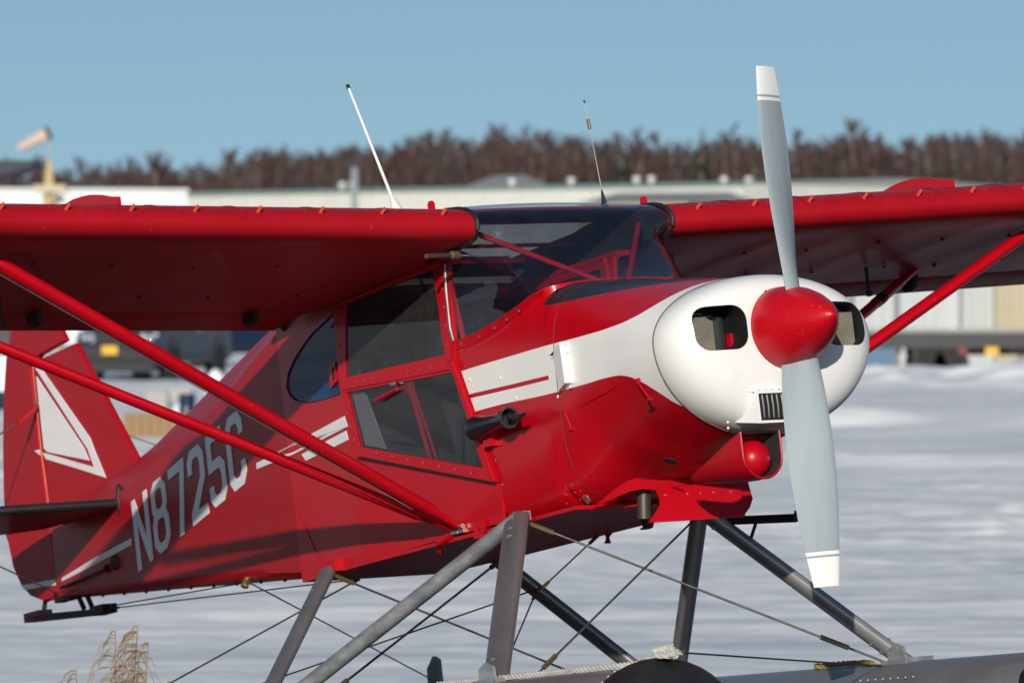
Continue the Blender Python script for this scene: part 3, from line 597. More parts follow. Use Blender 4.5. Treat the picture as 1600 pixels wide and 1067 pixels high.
# instrument panel, seats, floor, belts
g = G(); g.slab([(-.36, .05), (-.36, .27), (-.30, .325), (-.15, .345), (.15, .345), (.30, .325), (.36, .27), (.36, .05)], lambda a, b: (-1.18, a, b), lambda a, b: (-1.22, a, b)); ip = part(g, 'instrument_panel', 'plastic')
for y, z in ((-.2, .22), (-.08, .24), (.05, .24), (.18, .22), (-.1, .12), (.08, .12)):
    sub(G().rev([(0, .038), (.008, .038), (.009, .033)], (-1.22, y, z), (-1, 0, 0), 16), 'gauge', 'dark', ip)
g = G(); g.slab([(-.30, .30), (-.36, .24), (.36, .24), (.30, .30), (.15, .335), (-.15, .335)][::-1], lambda a, b: (-1.05, a, b + .01), lambda a, b: (-1.22, a, b)); sub(g, 'glare_shield', 'plastic', ip)
def seat(x, nm, top=.36, lean=-.22):
    rr = []
    for t in np.linspace(0, 1, 9):
        z = lerp(-.18, top, t); hw = .225 * (1 - .28 * max(0, t - .55) ** 2 / .2); xx = x + lean * t; th = .05
        rr.append([(xx + th * math.cos(a), hw * (abs(math.sin(a)) ** .5) * (1 if math.sin(a) > 0 else -1), z) for a in np.linspace(0, 2 * math.pi, 20, endpoint=False)])
    s_ = part(G().loft(rr), nm, 'seat', 60)
    g = G()
    for q in range(7):
        t = .12 + q * .115; g.tube([(x + lean * t + .0505, y, lerp(-.18, top, t) + .006 * math.sin(y * 60)) for y in np.linspace(-.17, .17, 22)], .0028, 5)
    sub(g, 'quilting', 'dark', s_)
    g = G(); 
    g.loft([[(x + .02, -.23, -.24), (x + .02, .23, -.24), (x + .02, .23, -.15), (x + .02, -.23, -.15)], [(x + .46, -.22, -.24), (x + .46, .22, -.24), (x + .46, .22, -.13), (x + .46, -.22, -.13)]]); sub(g, 'seat_cushion', 'seat', s_, 30)
    sub(G().tube([(x, -.2, -.24), (x, -.2, -.5)], .012, 8).tube([(x + .42, -.2, -.24), (x + .42, -.2, -.5)], .012, 8).tube([(x + .42, .2, -.24), (x + .42, .2, -.5)], .012, 8), 'seat_frame', 'red', s_)
    return s_
fs = seat(-2.05, 'front_seat', .40); rs = seat(-2.75, 'rear_seat', .38)
sub(G().box((-2.17, -.12, .24), (.012, .045, .32)).box((-2.17, .12, .24), (.012, .045, .32)), 'seat_belt', 'dark', fs)
g = G(); g.box((-2.148, -.12, .21), (.012, .062, .008)).box((-2.148, -.12, .16), (.012, .062, .008)).box((-2.148, -.149, .185), (.012, .006, .05)).box((-2.148, -.091, .185), (.012, .006, .05)); sub(g, 'buckle', 'alu', fs)
part(G().slab([(-1.25, .30), (-1.25, -.30), (-3.1, -.30), (-3.1, .30)], lambda a, b: (a, b, -.47), lambda a, b: (a, b, -.49)), 'cabin_floor', 'inside')
part(G().slab([(-.34, -.5), (.34, -.5), (.34, .5), (.40, .56), (.40, .715), (-.40, .715), (-.40, .56), (-.34, .5)], lambda a, b: (-3.10, a, b), lambda a, b: (-3.12, a, b)), 'rear_bulkhead', 'inside')
part(G().slab([(-1.62, .0), (-2.62, .02), (-2.62, -.47), (-1.45, -.47)], lambda a, b: (a, .36, b), lambda a, b: (a, .37, b)), 'port_trim', 'inside')
g = G(); g.tube([(-1.95, -.30, -.45), (-1.93, -.28, -.1), (-1.9, -.27, .08)], .010, 8); st = part(g, 'control_stick', 'dark'); sub(G().tube([(-1.9, -.27, .06), (-1.885, -.268, .15)], .017, 10), 'grip', 'black', st)

# ---- door (starboard) with upper and lower panes; fixed window to port
UPW = [(-2.578, .237), (-2.513, .538), (-1.797, .546), (-1.783, .203)]
LOP = [(-2.583, .178), (-1.738, .126), (-1.587, -.278), (-2.527, -.055)]
dpath = G(); yd = -.397
fo = lambda a, b: (a, yd, b); fi = lambda a, b: (a, yd + .02, b)
dpath.slab([(-2.635, .20), (-2.62, .565), (-1.686, .565), (-1.70, .25), (-1.718, .165), (-1.505, -.345), (-2.548, -.09), (-2.548, -.085)], fo, fi, [UPW, LOP])
door = part(dpath, 'door', 'red', 20, False)
sub(G().slab(UPW, lambda a, b: (a, yd + .006, b), lambda a, b: (a, yd + .010, b)), 'upper_pane', 'pane', door)
sub(G().slab(LOP, lambda a, b: (a, yd + .006, b), lambda a, b: (a, yd + .010, b)), 'lower_pane', 'clearpane', door)
part(G().slab([(-2.58, .17), (-2.50, .26), (-2.515, .18), (-2.475, .15), (-2.36, -.09), (-2.52, -.05)], lambda a, b: (a, -.372, b), lambda a, b: (a, -.366, b)), 'door_post_trim', 'palegrey', 30, False)
sub(G().slab([(-2.60, .215), (-2.60, .19), (-1.74, .138), (-1.74, .163)], lambda a, b: (a, yd - .006, b), lambda a, b: (a, yd, b)), 'mid_rail', 'red', door, 20, False)
sub(G().slab([(-1.752, .55), (-1.700, .55), (-1.716, .24), (-1.735, .17), (-1.772, .17)], lambda a, b: (a, yd - .005, b), lambda a, b: (a, yd, b)), 'front_rail', 'red', door, 20, False)
sub(G().tube([(-1.722, yd - .004, .165), (-1.508, yd - .004, -.343)], .008, 8), 'edge_bead', 'red', door)
sub(G().tube([(-1.508, yd - .002, -.348), (-2.545, yd - .002, -.096)], .004, 6), 'sill_shadow_gap', 'black', door)
screws([(lerp(-2.50, -1.80, t), yd - .007, lerp(.205, .165, t)) for t in (.03, .13, .22, .62, .75, .87)], door, chrome_me)
screws(along((-1.735, yd - .006, .50), (-1.742, yd - .006, .20), 4) + along((-1.68, yd - .001, .04), (-1.55, yd - .001, -.27), 4) + along((-2.45, yd - .001, -.085), (-1.62, yd - .001, -.30), 7) + along((-2.60, yd - .001, .5), (-2.605, yd - .001, .25), 3) + along((-2.60, yd - .001, .12), (-2.555, yd - .001, -.05), 3) + along((-2.5, yd - .001, .555), (-1.8, yd - .001, .558), 6), door)
part(G().tube([(-1.697, -.402, .55), (-1.70, -.408, .45), (-1.712, -.402, .30), (-1.70, -.40, .245)], .007, 8), 'vent_cable', 'alu')
g = G(); g.slab([(-2.72, .215), (-2.66, .235), (-2.655, .315), (-2.715, .30)], lambda a, b: (a, -ys(a) - .012, b), lambda a, b: (a, -ys(a), b)); lh = part(g, 'latch_plate', 'red'); sub(G().slab([(-2.69, .235), (-2.67, .245), (-2.668, .30), (-2.688, .29)], lambda a, b: (a, -ys(a) - .013, b), lambda a, b: (a, -ys(a) - .0125, b)), 'latch_slot', 'dark', lh)
# red inner door brace and catch, seen through the lower pane
g = G(); g.tube([(-2.12, -.375, .14), (-2.02, -.372, -.19)], .009, 8); g.tube([(-2.10, -.374, .14), (-1.965, -.373, -.20)], .006, 8); g.slab([(-2.24, .145), (-2.08, .145), (-2.10, .10), (-2.16, .11)], lambda a, b: (a, -.376, b), lambda a, b: (a, -.368, b)); g.tube([(-2.16, -.41, .125), (-2.34, -.41, .105)], .008, 8); sub(g, 'inner_brace', 'red', door)
sub(G().rev([(0, .014), (.012, .014), (.018, .006)], (-2.19, -.40, .15), (0, -1, 0), 12), 'lock', 'chrome', door)
# fixed port window frame
g = G(); g.slab([(-2.62, .56), (-1.70, .56), (-1.72, .16), (-1.50, -.34), (-2.548, -.09), (-2.62, .2)], lambda a, b: (a, .385, b), lambda a, b: (a, .397, b), [[(-2.57, .53), (-1.80, .53), (-1.79, .25), (-2.575, .25)]]); pw = part(g, 'port_window_frame', 'red', 30, False)
sub(G().slab([(-2.57, .53), (-1.80, .53), (-1.79, .25), (-2.575, .25)], lambda a, b: (a, .389, b), lambda a, b: (a, .393, b)), 'port_pane', 'darkpane', pw)
# temperature probe through the windshield root corner
g = G(); g.tube([(-1.445, -.635, .545), (-1.50, -.47, .555)], .0095, 8); pb = part(g, 'temperature_probe', 'alu'); sub(G().rev([(-.02, .016), (.015, .018), (.02, .010)], (-1.50, -.47, .555), (-.3, 1, 0), 12), 'probe_collar', 'brass', pb); sub(G().tube([(-1.50, -.46, .555), (-1.49, -.37, .545)], .004, 6), 'probe_tip', 'alu', pb)
# black venturi-like vent tube on the boot cowl
g = G(); c0, c1 = Vector((-1.545, -.43, -.125)), Vector((-1.235, -.475, -.128))
d = (c1 - c0).normalized(); g.rev([(-.03, .028), (-.02, .047), (.01, .050), (.05, .044), (.10, .036), (.2, .030), (.26, .030), (.285, .038), (.31, .043), (.325, .043), (.325, .034), (.27, .025)], c0, d, 24); vent = part(g, 'vent_tube', 'plastic')
sub(G().rev([(.318, .012), (.335, .012), (.338, .006)], c0, d, 10), 'vent_bolt', 'chrome', vent)
sub(G().tube([c1 + Vector((.02, -.01, 0)), c1 + Vector((.10, -.012, -.012)), c1 + Vector((.15, -.01, -.004))], [.016, .013, .006], 8, [.008, .01, .004]), 'vent_lever', 'plastic', vent)
sub(G().box((-1.50, -.395, -.17), (.06, .05, .07)), 'vent_bracket', 'red', vent)

# ---- tail
def plate(poly, name, m, y0=-.014, y1=.014, parent=None):
    g = G().slab(poly, lambda a, b: (a, y0, b), lambda a, b: (a, y1, b)); me = g.me(name, False)
    b = bmesh.new(); b.from_mesh(me); ed = [e for e in b.edges if len(e.link_faces) == 2 and e.calc_face_angle(0) > 1]; bmesh.ops.bevel(b, geom=ed, offset=.007, segments=2, affect='EDGES', profile=.6); b.to_mesh(me); b.free()
    return add(name, me, m, parent or plane, None if parent else -BASE)
fin = plate([(-5.20, .20), (-5.175, .262), (-5.652, .868), (-5.99, .853), (-6.085, .80), (-6.075, .19), (-6.06, .0)], 'fin', 'fabric', -.016, .016)
rud = plate([(-6.062, -.20), (-6.10, .19), (-6.118, .45), (-6.13, .83), (-6.02, .872), (-5.75, .895), (-5.81, .98), (-5.90, 1.10), (-6.02, 1.15), (-6.16, 1.14), (-6.25, 1.08), (-6.30, 1.0), (-6.362, .905), (-6.43, .727), (-6.488, .505), (-6.53, .28), (-6.55, .10), (-6.53, .06), (-6.506, -.053), (-6.445, -.143), (-6.358, -.208), (-6.233, -.247), (-6.10, -.262)], 'rudder', 'fabric', -.017, .017)
sub(G().tube([(-6.09, -.018, .84), (-6.092, -.018, .45), (-6.074, -.018, .19)], .006, 8), 'hinge_lit_line', M.setdefault('hinge', mat('hinge_lit_orange', (.6, .06, .03), .3, coat=.3)), fin)  # brighter orange strip paints the light caught in the rudder hinge gap
def emb(poly): sub(G().slab(poly, lambda a, b: (a, -.0205, b), lambda a, b: (a, -.0165, b)), 'emblem', 'decal', fin, 30, False)
emb([(-6.068, .825), (-5.994, .798), (-5.593, .422), (-5.566, .37), (-5.477, .222), (-5.719, .295), (-6.047, .39), (-6.08, .425), (-6.028, .412), (-5.58, .285), (-5.625, .375)])
emb([(-6.062, .779), (-5.66, .384), (-5.622, .322), (-6.026, .420), (-6.06, .442)])
sub(G().slab([(-6.16, .446), (-6.10, .442), (-6.10, .415)], lambda a, b: (a, -.0205, b), lambda a, b: (a, -.0175, b)), 'emblem', 'decal', rud, 30, False)
sub(G().slab([(-6.08, -.165), (-6.085, -.192), (-6.40, -.175), (-6.43, -.150)], lambda a, b: (a, -.0205, b), lambda a, b: (a, -.0175, b)), 'stripe', 'decal', rud, 30, False)
for sg in (-1, 1):
    g = G(); pl = [(-5.19, .10), (-5.23, .6), (-5.34, 1.0), (-5.47, 1.25), (-5.66, 1.40), (-5.80, 1.43), (-5.80, .07)]
    g.slab(pl, lambda a, b: (a, sg * b, .083), lambda a, b: (a, sg * b, .055)); stb = part(g, 'stabilizer', 'fabric', 30, False)
    sub(G().tube([(x + .005, sg * b, .07) for x, b in pl[:5]], .021, 10), 'leading_edge_boot', 'black', stb)
    sub(G().slab([(-5.82, .09), (-5.82, 1.43), (-5.95, 1.46), (-6.13, 1.35), (-6.22, 1.0), (-6.20, .5), (-6.12, .22), (-5.98, .10)], lambda a, b: (a, sg * b, .081), lambda a, b: (a, sg * b, .058)), 'elevator', 'fabric', stb, 30, False)
    sub(G().tube([(-5.185, sg * .112, .155), (-5.18, sg * .114, .135), (-5.178, sg * .115, .075), (-5.18, sg * .114, .015), (-5.185, sg * .112, -.005)], [.006, .014, .018, .014, .006], 10, [.006, .016, .022, .016, .006], up=(1, 0, 0)), 'root_deflector', 'black', stb)
for a, b in (((-6.07, -.02, .64), (-5.62, -1.1, .09)), ((-5.55, -.95, .05), (-6.05, -.03, -.235)), ((-6.07, .02, .64), (-5.62, 1.1, .09)), ((-5.55, .95, .05), (-6.05, .03, -.235))):
    part(G().tube([a, b], .004, 6), 'tail_wire', 'steel')
part(G().tube([(-6.07, -.022, .645), (-6.00, -.17, .56)], .010, 8), 'wire_fitting', 'red')
part(G().rev([(-.02, .012), (.02, .012)], (-6.075, -.02, .655), (0, 1, 0), 8), 'wire_bolt', 'brass')
# dark bar under the tail post with its bracket
g = G(); g.loft([[(-6.42, y, z) for y, z in ((-.03, -.328), (.03, -.328), (.03, -.292), (-.03, -.292))], [(-5.72, y, z) for y, z in ((-.03, -.378), (.03, -.378), (.03, -.348), (-.03, -.348))], [(-5.60, y, z) for y, z in ((-.03, -.376), (.03, -.376), (.03, -.345), (-.03, -.345))]])
g.box((-5.67, 0, -.358), (.13, .075, .042)); g.box((-6.33, 0, -.300), (.16, .07, .028)); ts = part(g, 'tail_skid', 'skid' if 'skid' in M else M.setdefault('skid', mat('dark_maroon_steel', (.035, .010, .011), .5, metal=.3)), 25, False)
for a, b, c in (((-6.27, 0, -.30), (-6.24, 0, -.245), (-6.05, 0, -.235)), ((-5.86, 0, -.33), (-5.90, 0, -.27), (-6.0, 0, -.245)), ((-5.78, 0, -.33), (-5.82, 0, -.27), (-5.92, 0, -.235))): sub(G().tube([a, b, c], .012, 8), 'skid_bracket', 'dark', ts)
sub(G().box((-6.02, 0, -.25), (.16, .05, .05)), 'skid_mount', 'skid', ts)

# ---- antennas
a, b = Vector((-1.70, -.58, wing_top(-1.70, .58) - .01)), Vector((-1.955, -.60, 1.315)); d = (b - a).normalized()
ant = part(G().tube([a, a + d * .03, a + d * .10, a + d * .105], [.034, .026, .009, .007], 16), 'antenna', 'white'); sub(G().tube([a + d * .10, b], [.0065, .005], 10), 'antenna_rod', 'white', ant); sub(G().tube([b - d * .005, b + d * .012], .008, 10), 'antenna_cap', 'black', ant)
a = Vector((-1.575, .30, wing_top(-1.6, .458) - .012)); b = Vector((-1.64, .30, 1.192)); d = (b - a).normalized()
ant = part(G().tube([a, a + d * .085], [.021, .004], 10, [.014, .003]), 'antenna', 'black'); sub(G().tube([a + d * .07, a + d * .375], .0021, 6), 'antenna_rod', 'steel', ant); sub(G().tube([a + d * .345, a + d * .385], .0075, 8), 'antenna_sleeve', 'brass', ant); sub(G().tube([a + d * .37, b - d * .01], .0008, 5), 'antenna_wire', 'steel', ant); sub(G().tube([b - d * .012, b], .004, 6), 'antenna_tip', 'black', ant)

# ---- floats
def deckz(x, sg): return (-1.172 - .058 * (x + .8)) if sg < 0 else (-1.212 - .068 * (x + .8))
for sg in (-1, 1):
    rr = []
    for x, hw, dz, dep in ((.50, .16, -.13, .34), (.44, .24, -.07, .42), (.30, .30, -.015, .50), (.0, .325, 0, .55), (-.8, .335, 0, .58), (-1.6, .33, 0, .57), (-2.3, .32, .0, .56), (-2.32, .31, .0, .50), (-3.2, .25, -.01, .42), (-4.1, .15, -.03, .30), (-4.4, .09, -.05, .20)):
        zt_ = deckz(x, sg) + dz; half = [(0, zt_), (hw * .35, zt_ - .01), (hw * .7, zt_ - .045), (hw * .92, zt_ - .10), (hw, zt_ - .17), (hw, zt_ - dep * .72), (hw * .55, zt_ - dep * .87), (0, zt_ - dep)]
        rr.append([(x, sg * .93 - y, z) for y, z in half] + [(x, sg * .93 + y, z) for y, z in half[-2:0:-1]])
    fl = part(G().loft(rr), 'float', 'float', 30)
    zc = deckz(.36, sg) - .325
    rg = [[(.30 + .26 * math.sin(a), sg * .93 + .345 * math.cos(a) * math.cos(t), zc + .355 * math.cos(a) * math.sin(t)) for t in np.linspace(0, 2 * math.pi, 40, endpoint=False)] for a in np.radians([-12, 0, 15, 32, 50, 68, 84])]
    sub(G().loft(rg), 'bow_bumper', 'black', fl, 60)
    screws([(.235 - .03 * math.cos(a), sg * .93 + .335 * math.cos(a), zc + .352 * math.sin(a)) for a in np.radians(np.arange(30, 151, 6))], fl, white_me, 'rivet', (-.8, 0, 0), .6)
    screws([(x, sg * .93 - .28, deckz(x, sg) - .06) for x in np.arange(-.7, -.3, .05)], fl, white_me, 'rivet', (-.7, 0, 0), .55)
    sub(G().tube([(x, sg * .93 - .335, deckz(x, sg) - .17) for x in np.linspace(-2.2, .25, 12)], .012, 8), 'chine_rail', 'float', fl)
    g = G(); x = -.79; g.box((x + .02, sg * .93, deckz(x, sg) - .005), (.16, .14, .03)); g.slab([(x - .02, -.06), (x + .12, -.06), (x + .10, .05), (x + .05, .07), (x, .05)], lambda a, b: (a, sg * .93 - .072, deckz(x, sg) + b), lambda a, b: (a, sg * .93 - .060, deckz(x, sg) + b)); ff = sub(g, 'strut_fitting', 'worn', fl, 30, False)
    # water rudder standing at the stern
    g = G(); g.slab([(-4.36, -.92), (-4.36, -.80), (-4.40, -.78), (-4.46, -.83), (-4.47, -.95), (-4.47, -1.15), (-4.36, -1.15)], lambda a, b: (a + .05, sg * .93 - .01 + (a + 4.41) * .0, b), lambda a, b: (a + .05, sg * .93 + .01, b)); sub(g, 'water_rudder', 'strut', fl, 30)
    # struts
    F0 = Vector((-1.335, sg * .425, -.515)); R0 = Vector((-2.86, sg * .42, -.53))
    Ae = Vector((-.79, sg * .93, deckz(-.79, sg) + .005)); Be = Vector((-2.42, sg * .93, deckz(-2.42, sg) + .0)); Ce = Vector((-2.60, sg * .93, deckz(-2.6, sg)))
    for nm, p, q, ra, rb, mm, upv in (('a', F0, Ae, .056, .030, 'strut' if sg < 0 else 'polished', (1, -sg * .35, 0)), ('b', F0, Be, .040, .032, 'worn' if sg < 0 else 'polished', (0, 1, .5)), ('c', R0, Ce, .046, .028, 'strut', (1, 0, 0))):
        d = (q - p).normalized(); st = part(G().tube([p - d * .01, q + d * .04], ra, 18, rb, up=upv), 'float_strut', mm)
        for t in (.06, .11, (q - p).length - .07, (q - p).length - .12): sub(G().rev([(-ra * .75, .011), (-ra * .7, .013), (ra * .7, .013), (ra * .75, .011)], p + d * t, (0.5, sg, 0), 8), 'bolt', 'chrome', st)
    part(G().box(F0 + Vector((.0, -sg * .025, .012)), (.075, .035, .035)), 'gear_fitting', 'worn'); part(G().box(R0 + Vector((.01, -sg * .03, .03)), (.10, .05, .05)), 'gear_fitting', 'red')
    g = G(); g.slab([(-1.70, -.475), (-1.64, -.47), (-1.62, -.50), (-1.65, -.545), (-1.71, -.54)], lambda a, b: (a, sg * .40, b), lambda a, b: (a, sg * .39, b), [[(-1.675, -.505), (-1.655, -.505), (-1.655, -.525), (-1.675, -.525)]]); part(g, 'strut_lug', 'red')
    g = G(); g.tube([(-1.84, sg * .37, -.48), (-1.98, sg * .395, -.52), (-1.99, sg * .395, -.56)], .016, 8); part(g, 'step_bracket', 'red')
# mooring step on the port strut
g = G(); g.tube([(-1.33, .47, -.565), (-.93, .60, -.612)], .017, 8); g.tube([(-.935, .60, -.612), (-.925, .602, -.585)], .010, 8); g.tube([(-1.20, .55, -.67), (-1.12, .54, -.595)], .007, 8); part(g, 'boarding_step', 'dark')
# bracing wires with end fittings
def wire(a, b, r=.004, fits=((0, .10), (-.10, 0)), m='steel'):
    a, b = Vector(a), Vector(b); d = (b - a); Ln = d.length; d.normalize(); o = part(G().tube([a, b], r, 6), 'brace_wire', m)
    for f0, f1 in fits: sub(G().tube([a + d * (f0 if f0 >= 0 else Ln + f0), a + d * (f1 if f1 > 0 else Ln + f1)], r * 2.1, 8), 'wire_terminal', 'brass', o)
    return o
wire((-1.32, -.40, -.525), (-.84, .90, -1.215), .0048, ((0, .12), (-.30, -.18)))
wire((-1.32, .41, -.535), (-.60, -.86, -1.165), .0048, ((0, .06), (-.16, -.05)))
wire((-2.84, -.40, -.54), (-2.95, .90, -1.06), .0048, ((0, .10), (-.10, 0)))
wire((-2.83, .38, -.53), (-2.12, -.86, -1.06), .0055, ((0, .06), (-.1, 0)), 'black')
wire((-3.80, -.28, -.448), (-4.25, .9, -.92), .0036, ((0, .03), (-.05, 0)))
wire((-3.33, .0, -.515), (-3.50, -.9, -.90), .0036, ((0, .04), (-.05, 0)), 'black')
wire((-1.97, .34, -.53), (-1.72, -.10, -.745), .0036, ((0, .08), (-.05, 0)), 'black')
wire((-1.72, -.10, -.745), (-2.80, -.9, -.985), .0034, ((0, .02), (-.05, 0)), 'black')
wire((-2.43, .3, -.706), (-2.72, .3, -.96), .0034, ((0, .03), (-.05, 0)), 'black')
wire((-5.60, 0, -.35), (-3.83, -.26, -.452), .003, ((0, .02), (-.03, 0)), 'black')
wire((-5.58, .01, -.362), (-3.33, .0, -.515), .003, ((0, .04), (-.05, 0)), 'black')
wire((.42, -.90, -1.205), (-.84, .90, -1.225), .0034, ((0, .05), (-.05, 0)), 'black')
part(G().rev([(-.02, .012), (.025, .018), (.03, .005)], (-3.82, -.27, -.45), (0, -.5, -1), 8), 'cable_pulley', 'brass')
part(G().rev([(0, .012), (.03, .012), (.032, .022), (.038, .022)], (-1.55, .30, -.52), (0, 0, -1), 8), 'fuel_drain', 'black')


# ropes lying on the floats
def rope(pts, r, name, m, label, turns=60, nst=3, twist=None):
    P_ = resample([tuple(p) for p in pts], 220); L_ = float(np.sum(np.linalg.norm(np.diff(P_, axis=0), axis=1))); g = G()
    for k in range(nst):
        q = []
        for i, p in enumerate(P_):
            t = Vector(P_[min(i + 1, 219)] - P_[max(i - 1, 0)]).normalized(); a = (Vector((0, 0, 1)) if abs(t.z) < .9 else Vector((1, 0, 0))); a = (a - t * a.dot(t)).normalized(); b = t.cross(a)
            an = 2 * math.pi * (k / nst + L_ * i / 219 / (r * 7)); q.append(Vector(p) + (a * math.cos(an) + b * math.sin(an)) * r * .55)
        g.tube(q, r * .6, 5)
    o = g.obj(name, m); o.parent = None; o.matrix_world = Matrix.Translation(HUB) @ R3.to_4x4(); return tag(o, label, 'rope')
def dk(x, y=0, sg=-1): return (x, sg * .93 + y, deckz(x, sg) - .045 * (abs(y) / .23) ** 2 + .012)
knot0 = Vector((.36, -.93, -1.205)); knot = [dk(.22, -.02), dk(.28, .03), (.31, -.86, -1.19), (.36, -.98, -1.20), (.40, -.87, -1.21), (.43, -.97, -1.20), (.37, -.86, -1.185), (.33, -.97, -1.175), (.40, -.94, -1.18), (.45, -.86, -1.21), (.47, -.97, -1.22), (.40, -1.0, -1.21), (.33, -.9, -1.165), (.42, -.9, -1.165), (.49, -.93, -1.235)]
knot = [tuple(knot0 + (Vector(k) - knot0) * .62) for k in knot]
rope([dk(x, -.02 + .01 * math.sin(9 * x)) for x in np.linspace(-1.2, .2, 14)] + knot, .0105, 'white_rope', 'rope', 'white twisted rope lying along the near grey float and knotted at its bow')
rope([dk(-1.42, .02, 1), dk(-1.3, -.06, 1), dk(-1.15, -.02, 1), dk(-1.0, -.05, 1), dk(-.92, -.08, 1), dk(-.86, -.10, 1)], .011, 'yellow_rope', 'yrope', 'yellow and black rope on the far float beside the strut foot')

# ================================================================== GROUND
KX = 8889.0
def at(px, d): return (px - 800) / KX * d
def up(py, d): return H + (470 - py) / KX * d
def vnoise(x, y, s):
    r_ = np.random.default_rng(s); T = r_.random((256, 256)); xi = np.floor(x).astype(int); yi = np.floor(y).astype(int); fx = x - xi; fy = y - yi
    fx = fx * fx * (3 - 2 * fx); fy = fy * fy * (3 - 2 * fy); q = lambda a, b: T[a % 256, b % 256]
    return (q(xi, yi) * (1 - fx) + q(xi + 1, yi) * fx) * (1 - fy) + (q(xi, yi + 1) * (1 - fx) + q(xi + 1, yi + 1) * fx) * fy - .5
def grid(xs, ys_, zf, name, m):
    X, Y = np.meshgrid(xs, ys_); Z = zf(X, Y); nx, ny = len(xs), len(ys_)
    co = np.stack([X, Y, Z], -1).reshape(-1, 3).astype(np.float32); i = np.arange(nx * ny).reshape(ny, nx)
    q = np.stack([i[:-1, :-1], i[:-1, 1:], i[1:, 1:], i[1:, :-1]], -1).reshape(-1, 4); me = bpy.data.meshes.new(name)
    me.vertices.add(len(co)); me.vertices.foreach_set('co', co.ravel()); me.loops.add(q.size); me.loops.foreach_set('vertex_index', q.ravel().astype(np.int32))
    me.polygons.add(len(q)); me.polygons.foreach_set('loop_start', np.arange(0, q.size, 4, dtype=np.int32)); me.polygons.foreach_set('loop_total', np.full(len(q), 4, np.int32)); me.update(calc_edges=True)
    me.polygons.foreach_set('use_smooth', [True] * len(q)); return add(name, me, m)
def ground_z(X, Y):
    rough_ = .35 + 1.3 * np.clip(vnoise(X / 14, Y / 16, 6) + .35, 0, 1); z = .08 * vnoise(X / 6, Y / 4, 1) + rough_ * (.045 * vnoise(X / 2.2, Y / 1.2, 2) + .035 * np.abs(vnoise(X / 1.1, Y / .6, 3)) + .032 * vnoise(X / .4, Y / .3, 4) + .026 * vnoise(X / .2, Y / .2, 5))
    fall = np.clip((Y - 12) / 15, 0, 1) * np.clip(1 - (Y - 155) / 40, 0, 1); z = z * fall
    for y0, ph, amp in ((64, .3, .06), (66.2, .3, .05), (92, -.15, .07), (95, -.15, .06), (47, .1, .04)):       # old tracks across the ice
        z = z - amp * np.exp(-((Y - y0 - ph * X) / .45) ** 2) + amp * .6 * np.exp(-((Y - y0 - ph * X - 1.1) / .5) ** 2)
    bank = np.exp(-((Y - 138) / 5.5) ** 2) * np.clip((X - 6.5) / 2.5, 0, 1) * (.50 + .9 * vnoise(X / 2.6, Y / 3, 8) + .35 * vnoise(X / .9, Y / .9, 9))
    ridge = np.exp(-((Y - 113) / 3.5) ** 2) * np.clip((X - 3) / 3, 0, 1) * (.18 + .5 * vnoise(X / 2.2, Y / 2, 18))
    left = np.exp(-((Y - 84) / 3.0) ** 2) * np.clip((-2.5 - X) / 2, 0, 1) * (.10 + .3 * vnoise(X / 1.5, Y / 1.5, 28))
    q_ = np.clip((Y - 100) / 12, 0, 1) * np.clip((-3.0 - X) / 2.5, 0, 1); z = z + .40 * q_ * q_ * (3 - 2 * q_)
    lk = np.clip((Y - 30.5) / 2.5, 0, 1) * np.clip((128 - Y) / 22, 0, 1); z = z - .45 * lk * lk * (3 - 2 * lk)
    return z + np.clip(bank, 0, 2) + np.clip(ridge, 0, 1) + left
M['snow'] = mat('snow', (.88, .885, .89), .7, scale=1.5, col2=(.55, .60, .66), streak=(.2, 1.0, 1), mid=.47, lo=.13, hi=.10, bump=.7, bscale=14, spec=.35, dirt=.3, dirtcol=(.40, .40, .40))
e = lambda a, b, n: list(-np.geomspace(a, b, n)[::-1]); 
xs = e(20.5, 6000, 22) + list(np.arange(-20, -9, .25)) + list(np.arange(-9, 9, .1)) + list(np.arange(9, 20.01, .2)) + list(np.geomspace(20.5, 6000, 22))
yy = [-6000, -1500, -400, -100, -30, 0, 10, 18, 24] + list(np.arange(27, 31, .3)) + list(np.arange(31, 110, .11)) + list(np.arange(110, 160, .25)) + list(np.geomspace(161, 9000, 26))
M['shore'] = mat('bounce_cut_dark', (.045, .038, .03), .9, scale=1.2, col2=(.02, .017, .014), bump=.6, bscale=8, dirt=.3, dirtcol=(.25, .2, .12))  # dark ground out of view, added to cut snow bounce onto the wing undersides
def shore_edge(X): return 30.6 + .5 * vnoise(X / 3, X * 0 + .5, 77)
shx = np.arange(-45, 45.1, .6); shy = np.linspace(-6, 1, 60)
def shore_grid():
    U, Vv = np.meshgrid(shx, np.linspace(0, 1, 60)); E_ = shore_edge(U); Y = -8 + (E_ + 8) * Vv; fade = np.clip((1 - Vv) / .04, 0, 1)
    o = grid(shx, np.linspace(0, 1, 60), lambda a, b: a * 0, 'added_dark_shore', 'shore'); co = np.stack([U, Y, .05 + ground_z(U, Y) - .06 * (1 - fade)], -1).reshape(-1, 3).astype(np.float32); o.data.vertices.foreach_set('co', co.ravel()); o.data.update(); return o
tag(shore_grid(), kind='structure')
ground = tag(grid(np.array(xs), np.array(yy), ground_z, 'snow_ground', 'snow'), kind='structure')

